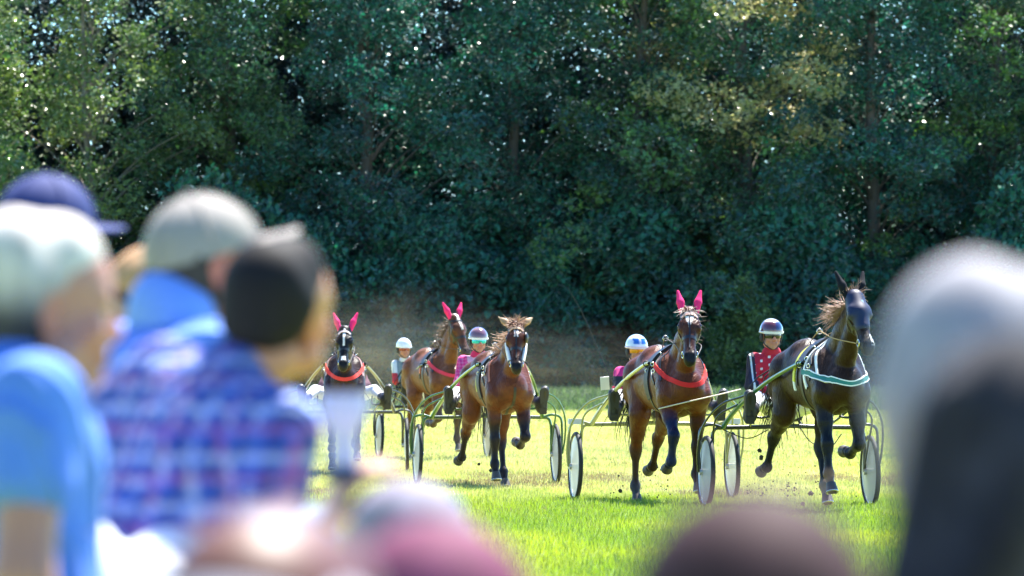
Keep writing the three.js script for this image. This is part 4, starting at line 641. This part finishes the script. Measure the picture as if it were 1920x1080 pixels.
// ---------------------------------------------------------------- spectators in front
function spectator(o) {
  // head px, py, distance, yaw facing, scale; pose: standing or seated; lean (degrees forward), tilt (degrees to the side)
  const sc = o.scale, seated = o.seated, hy = seated ? 1.20 : 1.60, y0 = seated ? 0.40 : 0;
  const headW = V(px(o.hx, o.d), py(o.hy, o.d), -o.d), sk = o.skin ?? SK;
  const pel = [0, seated ? 0.50 : 0.95, 0], up = seated ? -0.40 : 0;
  const lean = (o.lean ?? 0) * R, tilt = (o.tilt ?? 0) * R, qb = new THREE.Quaternion().setFromEuler(new THREE.Euler(lean, 0, tilt));
  const T = (x, y, z) => { const v = V(x, y + up - pel[1], z).applyQuaternion(qb); return [v.x + pel[0], v.y + pel[1], v.z + pel[2]]; };
  const wa = T(0, 1.10, -0.01), ch = T(0, 1.30, -0.015), nb = T(0, 1.455, -0.035), hu = o.hunch ?? 0, hc = T(0, 1.605 - hu, 0.01 + hu * 0.2), w = o.wide ?? 1;
  const shd = s => T(s * 0.185 * w, 1.40, -0.02), el = s => o.elbow?.[s] ? T(...o.elbow[s]) : T(s * 0.25 * w, 1.13, -0.03), wr = s => o.wrist?.[s] ? T(...o.wrist[s]) : T(s * 0.24 * w, 0.90, 0.08);
  const hip = s => [s * 0.09, pel[1], 0], kn = s => seated ? [s * 0.13, 0.50, 0.42] : [s * 0.10, 0.50, 0.02], an = s => seated ? [s * 0.12, 0.09, 0.45] : [s * 0.10, 0.08, -0.02], toe = s => [an(s)[0] + s * 0.02, 0.04, an(s)[2] + 0.16];
  const qh = new THREE.Quaternion().setFromEuler(new THREE.Euler((o.nod ?? 0) * R, (o.turn ?? 0) * R, (o.roll ?? 0) * R, 'YXZ'));
  const root = thing('person', [0, 0, 0], o.yaw * R); root.scale.setScalar(sc);
  const hv = V(...hc).multiplyScalar(sc).applyAxisAngle(V(0, 1, 0), o.yaw * R); root.position.set(headW.x - hv.x, headW.y - hv.y, headW.z - hv.z);
  const torso = (i, c) => [B(pel, wa, 0.13 * w + i, 0.12 * w + i, c, X, 1.2), B(wa, ch, 0.12 * w + i, 0.13 * w + i, c, X, 1.25), B(T(-0.125 * w, 1.37, -0.02), T(0.125 * w, 1.37, -0.02), 0.08 + i, 0.08 + i, c), B(ch, nb, 0.105 + i, 0.058 + i, c)];
  const arm = (s, i, c, t = 1) => [B(shd(s), [lerp(shd(s)[0], el(s)[0], t), lerp(shd(s)[1], el(s)[1], t), lerp(shd(s)[2], el(s)[2], t)], 0.058 + i, lerp(0.058, 0.043, t) + i, c)], fore = (s, i, c) => [B(el(s), wr(s), 0.042 + i, 0.027 + i, c)];
  const H = headBones(hc, qh, sk);
  const body = [...torso(-0.014, sk), B(nb, [hc[0], hc[1] - 0.08, hc[2] - 0.03], 0.056, 0.054, sk)]; for (const s of [-1, 1]) body.push(...arm(s, 0, sk), ...fore(s, 0, sk), B(hip(s), kn(s), 0.085, 0.055, sk), B(kn(s), an(s), 0.052, 0.035, sk), B(an(s), toe(s), 0.036, 0.03, sk));
  const hs = [-1, 1].map(s => { const e = V(...el(s)), q = V(...wr(s)), d = q.clone().sub(e).normalize(); return handGeo(wr(s), [d.x, d.y, d.z], [-s, 0, 0.3], s > 0 ? -1 : 1, sk, o.curl?.[s] ?? 0.35); });
  part('body', merge([blob(body, 0.014, 0.014), blob(H.b, 0.006, 0.007), ...hs]), coatMat(0.5), root);
  for (const s of [-1, 1]) { const e = new THREE.SphereGeometry(0.012, 12, 8); e.translate(...H.h(s * 0.033, 0.002, 0.076)); const m = part('eye', e, mat(0.7, 0.68, 0.66, 0.2), root); const q = new THREE.SphereGeometry(0.0065, 10, 6); q.translate(...H.h(s * 0.033, 0.002, 0.084)); part('iris', q, mat(0.03, 0.02, 0.015, 0.1), m); }
  const shirt = [...torso(0.012, null)]; for (const s of [-1, 1]) { shirt.push(...arm(s, 0.02, null, o.sleeve === 'short' ? 0.42 : 1)); if (o.sleeve !== 'short') shirt.push(...fore(s, 0.016, null)); }
  part(o.garment ?? 'shirt', blob(shirt, 0.013, 0.016, o.shirt), coatMat(o.shirtRough ?? 0.85, { sheen: 0.2, bumpMap: foldBump, bumpScale: 0.035 }), root);
  if (o.collar) part('collar', blob([B([nb[0] - 0.03, nb[1] + 0.02, nb[2]], [nb[0] + 0.03, nb[1] + 0.02, nb[2]], 0.07, 0.07), B([nb[0], nb[1] + 0.05, nb[2] - 0.012], [nb[0], nb[1] + 0.05, nb[2] - 0.01], 0.068)], 0.01, 0.01), mat(...o.collar, 0.85), root);
  const tr = [B(pel, [pel[0], pel[1] + 0.05, pel[2]], 0.142, 0.138, null, X, 1.2)]; for (const s of [-1, 1]) tr.push(B(hip(s), kn(s), 0.1, 0.07, null), B(kn(s), an(s), 0.068, 0.055, null));
  part('trousers', blob(tr, 0.016, 0.016), mat(...(o.trousers ?? [0.03, 0.035, 0.06]), 0.9), root);
  for (const s of [-1, 1]) part('shoe', blob([B(an(s), toe(s), 0.05, 0.04), B([an(s)[0], 0.04, an(s)[2] - 0.03], [toe(s)[0], 0.035, toe(s)[2]], 0.038, 0.034)], 0.014, 0.01), mat(0.03, 0.03, 0.035, 0.7), root);
  // hair
  const hh = H.h, hcut = o.hair; if (hcut) {
    const b = []; const a = (p, e, ra, rb) => b.push(B(hh(...p), hh(...e), ra, rb, null, H.n, 0.92));
    if (hcut.top !== false) a([0, 0.06, -0.045], [0, 0.072, 0.004], 0.09 + (hcut.vol ?? 0), 0.075 + (hcut.vol ?? 0) * 0.6); a([0, 0.0, -0.062], [0, -0.05 - (hcut.long ?? 0), -0.055], 0.078 + (hcut.vol ?? 0), 0.06 + (hcut.vol ?? 0) * 0.6);
    for (const s of [-1, 1]) a([s * 0.062, 0.035, -0.035], [s * 0.062, 0.0 - (hcut.side ?? 0), -0.045], 0.034, 0.026);
    part('hair', blob(b, 0.009, 0.012, (x, y, z, c, nx, ny) => { const n = 0.7 + 0.6 * vnoise(x * 60, y * 14, z * 60); const t = hcut.lower ? sstep(hcut.lower[0], hcut.lower[1], y - hc[1]) : 1; return mixC(hcut.c2 ?? hcut.c, hcut.c, t).map(v => v * n); }), coatMat(0.75, { specularIntensity: 0.5 }), root);
  }
  if (o.cap) {
    const cg = new THREE.Group(); cg.name = 'cap'; cg.position.set(...hc); cg.quaternion.copy(qh); root.add(cg); const cm = mat(...o.cap.c, 0.8);
    const dome = new THREE.SphereGeometry(0.106, 32, 14, 0, Math.PI * 2, 0, Math.PI * 0.52); dome.scale(0.9, 1.02, 1.08); dome.translate(0, 0.042, -0.012); part('crown', dome, cm, cg);
    const seams = []; for (let i = 0; i < 3; i++) { const t = new THREE.TorusGeometry(0.107, 0.0022, 4, 30, Math.PI); t.rotateY(i * Math.PI / 3); t.scale(0.9, 1.02, 1.08); t.translate(0, 0.042, -0.012); seams.push(t); } part('seam', merge(seams), cm, cg);
    const bt = new THREE.SphereGeometry(0.008, 8, 6); bt.translate(0, 0.151, -0.012); part('button', bt, cm, cg);
    if (o.cap.brim === 'round') { const p = [[0.095, 0.045], [0.12, 0.03], [0.15, 0.012], [0.165, 0.004], [0.165, 0.0], [0.148, 0.006], [0.118, 0.022], [0.094, 0.036]].map(q => new THREE.Vector2(...q)); const l = new THREE.LatheGeometry(p, 40); l.scale(0.95, 1, 1.05); part('brim', l, cm, cg); }
    else { const s = new THREE.Shape(); s.absarc(0, 0, 0.098, 0.35, Math.PI - 0.35, false); s.bezierCurveTo(-0.09, 0.13, -0.05, 0.175, 0, 0.178); s.bezierCurveTo(0.05, 0.175, 0.09, 0.13, 0.092, 0.034); const e = new THREE.ExtrudeGeometry(s, { depth: 0.004, bevelEnabled: true, bevelThickness: 0.002, bevelSize: 0.002, bevelSegments: 1, curveSegments: 16 }); e.rotateX(Math.PI / 2 + 0.06); const p = e.attributes.position; for (let i = 0; i < p.count; i++) p.setY(i, p.getY(i) - (p.getX(i) ** 2) * 2.2); e.computeVertexNormals(); e.translate(0, 0.048, -0.002); part('peak', e, cm, cg); }
  }
  if (o.glasses) { const gl = []; for (const s of [-1, 1]) gl.push(tubeGeo([[s * 0.05, 0.10, 0.075], [s * 0.085, 0.09, 0.02], [s * 0.088, 0.06, -0.03]].map(p => hh(...p)), 0.003, 10, 5)); part('glasses_frame', merge(gl), mat(0.02, 0.02, 0.02, 0.3), root); for (const s of [-1, 1]) part('lens', new THREE.SphereGeometry(0.026, 14, 8).applyMatrix4(new THREE.Matrix4().compose(V(...hh(s * 0.034, 0.112, 0.072)), qh, V(1, 0.8, 0.35))), mat(0.6, 0.6, 0.65, 0.05, { metalness: 1 }), root); }
  for (const e of o.extra ?? []) e(root, { T, hh, wr, el });
  tag(root, o.label, 'person');
  return root;
}
const flat = (c, a = 0.12) => (x, y, z) => { const n = 1 - a + 2 * a * vnoise(x * 14, y * 6, z * 14); return c.map(v => v * n); };
const plaid = (x, y, z) => {
  const u = (x + z * 0.6) / 0.045, v = y / 0.045, f = t => t - Math.floor(t); let c = [0.03, 0.12, 0.50];
  if (f(u) < 0.4) c = mixC(c, [0.01, 0.025, 0.15], 0.75); if (f(v) < 0.4) c = mixC(c, [0.01, 0.03, 0.2], 0.7); if (f(u + 0.3) < 0.14 || f(v + 0.3) < 0.14) c = mixC(c, [0.7, 0.72, 0.82], 0.45); if (f(u * 0.5 + 0.62) < 0.09 || f(v * 0.5 + 0.6) < 0.09) c = mixC(c, [0.5, 0.05, 0.12], 0.4);
  return c;
};
const PALE = [0.52, 0.29, 0.21], REDSK = [0.50, 0.17, 0.12];
spectator({ hx: 95, hy: 455, d: 12.5, yaw: 120, scale: 1.0, cap: { c: [0.003, 0.018, 0.13] }, hair: { c: [0.02, 0.015, 0.012], top: false }, shirt: flat([0.1, 0.12, 0.2]), label: 'person in a navy blue peaked cap behind the white haired person in profile' });
spectator({ hx: 268, hy: 575, d: 12.2, yaw: 150, scale: 0.93, cap: { c: [0.45, 0.25, 0.12], brim: 'round' }, roll: 30, hair: { c: [0.015, 0.01, 0.01], top: false, long: 0.06 }, skin: [0.42, 0.19, 0.1], shirt: flat([0.4, 0.45, 0.6]), label: 'person in a tan straw hat with dark hair, glimpsed left of the beige cap' });
spectator({ hx: 403, hy: 512, d: 10.2, yaw: 118, scale: 0.97, lean: 18, turn: -10, nod: -16, hunch: 0.02, cap: { c: [0.28, 0.25, 0.225] }, hair: { c: [0.05, 0.04, 0.035], top: false }, skin: REDSK, shirt: flat([0.12, 0.25, 0.70]), collar: [0.16, 0.30, 0.74], wide: 1.05, label: 'person in a beige peaked cap and light blue collared shirt with reddened ear' });
spectator({ hx: 530, hy: 590, d: 9.0, yaw: 152, scale: 0.85, lean: 22, tilt: 21, nod: -10, turn: -8, roll: 10, wide: 0.78, hair: { c: [0.006, 0.005, 0.006], vol: 0.004, long: -0.03 }, skin: [0.48, 0.20, 0.09], shirt: plaid, elbow: { '1': [0.28, 1.12, -0.02], '-1': [-0.24, 1.14, 0.02] }, wrist: { '1': [0.22, 1.0, 0.16], '-1': [-0.14, 1.0, 0.2] }, label: 'dark haired person in a blue plaid shirt' });
spectator({ hx: 92, hy: 580, d: 8.2, yaw: 104, scale: 0.92, lean: 4, nod: 4, hunch: 0.055, hair: { c: [0.58, 0.53, 0.48], c2: [0.05, 0.05, 0.053], lower: [-0.03, 0.075], vol: 0.008 }, skin: [0.40, 0.19, 0.13], shirt: flat([0.085, 0.215, 0.64]), sleeve: 'short', trousers: [0.05, 0.07, 0.2], label: 'white and grey haired person in profile wearing a light blue T-shirt' });
spectator({ hx: 780, hy: 1095, d: 7.9, yaw: 172, scale: 0.93, seated: true, hair: { c: [0.24, 0.21, 0.26], vol: 0.012 }, glasses: true, skin: PALE, shirt: flat([0.35, 0.5, 0.75]), trousers: [0.2, 0.2, 0.25], elbow: { '1': [0.34, 1.42, 0.14], '-1': [-0.25, 1.13, -0.03] }, wrist: { '1': [0.17, 1.68, 0.12], '-1': [-0.24, 0.9, 0.08] }, curl: { '1': 0.8 }, label: 'seated person with ash grey hair raising a pale blue sleeve, below the middle horse' });
spectator({ hx: 120, hy: 1110, d: 9.2, yaw: 176, scale: 0.93, seated: true, lean: 92, hair: { c: [0.3, 0.28, 0.26] }, skin: PALE, trousers: [0.6, 0.65, 0.74], shirt: flat([0.68, 0.72, 0.80]), label: 'person in white clothes bending down, right of the light blue T-shirt sleeve' });
spectator({ hx: 830, hy: 1300, d: 4.6, yaw: 175, scale: 0.93, seated: true, hair: { c: [0.17, 0.04, 0.085], vol: 0.008 }, skin: PALE, shirt: flat([0.5, 0.2, 0.3]), label: 'seated person with mauve pink tinted hair at the bottom, right of the bald head' });
spectator({ hx: 515, hy: 1275, d: 3.8, yaw: 160, scale: 0.93, seated: true, hair: { c: [0.34, 0.33, 0.38], top: false, vol: 0.012, side: 0.02 }, skin: [0.13, 0.045, 0.028], shirt: flat([0.5, 0.5, 0.6]), label: 'seated bald headed person with a fringe of white hair at the bottom' });
spectator({ hx: 1410, hy: 1318, d: 3.7, yaw: 178, scale: 0.93, seated: true, hair: { c: [0.045, 0.018, 0.021], vol: 0.006 }, skin: PALE, shirt: flat([0.2, 0.2, 0.25]), label: 'brown haired person whose head top rises at the bottom below the two right sulkies' });
spectator({ hx: 1905, hy: 790, d: 4.6, yaw: 100, scale: 0.80, lean: -20, nod: 10, hair: { c: [0.30, 0.29, 0.31], vol: 0.012, long: 0.02 }, skin: PALE, shirt: flat([0.05, 0.05, 0.07]), label: 'grey haired person at the right edge behind the dark jacketed shoulder' });
spectator({ hx: 2400, hy: 315, d: 4.2, yaw: 182, scale: 0.95, wide: 1.15, hair: { c: [0.05, 0.04, 0.035] }, skin: PALE, garment: 'jacket', shirt: (x, y, z) => { const n = vnoise(x * 16, y * 16, z * 16) * 0.6 + vnoise(x * 45, y * 45, z * 45) * 0.4; return mixC([0.004, 0.005, 0.012], [0.05, 0.052, 0.07], sstep(0.45, 0.75, n)); }, shirtRough: 0.9, collar: [0.010, 0.013, 0.026], label: 'person in a dark navy jacket whose shoulder fills the lower right corner' });
{ // the cup in the raised hand
  const d = 8.0, g = thing("cup", [px(645, d), py(900, d), -d]);
  const p = [[0, 0], [0.022, 0], [0.024, 0.004], [0.020, 0.012], [0.0195, 0.06], [0.024, 0.072], [0.032, 0.085], [0.036, 0.10], [0.036, 0.122], [0.034, 0.122], [0.034, 0.09], [0.018, 0.072], [0.0, 0.07]].map(q => new THREE.Vector2(...q));
  part('bowl', new THREE.LatheGeometry(p, 28), mat(0.62, 0.60, 0.82, 0.4, { transmission: 0.4, thickness: 0 }), g); part('base', place(new THREE.CylinderGeometry(0.0265, 0.027, 0.022, 24), [0, 0.008, 0]), mat(0.01, 0.02, 0.07, 0.5), g);
  tag(g, 'pale translucent drinking cup with a dark base held up right of the plaid shirt', 'cup');
}
renderer.render(scene, camera);
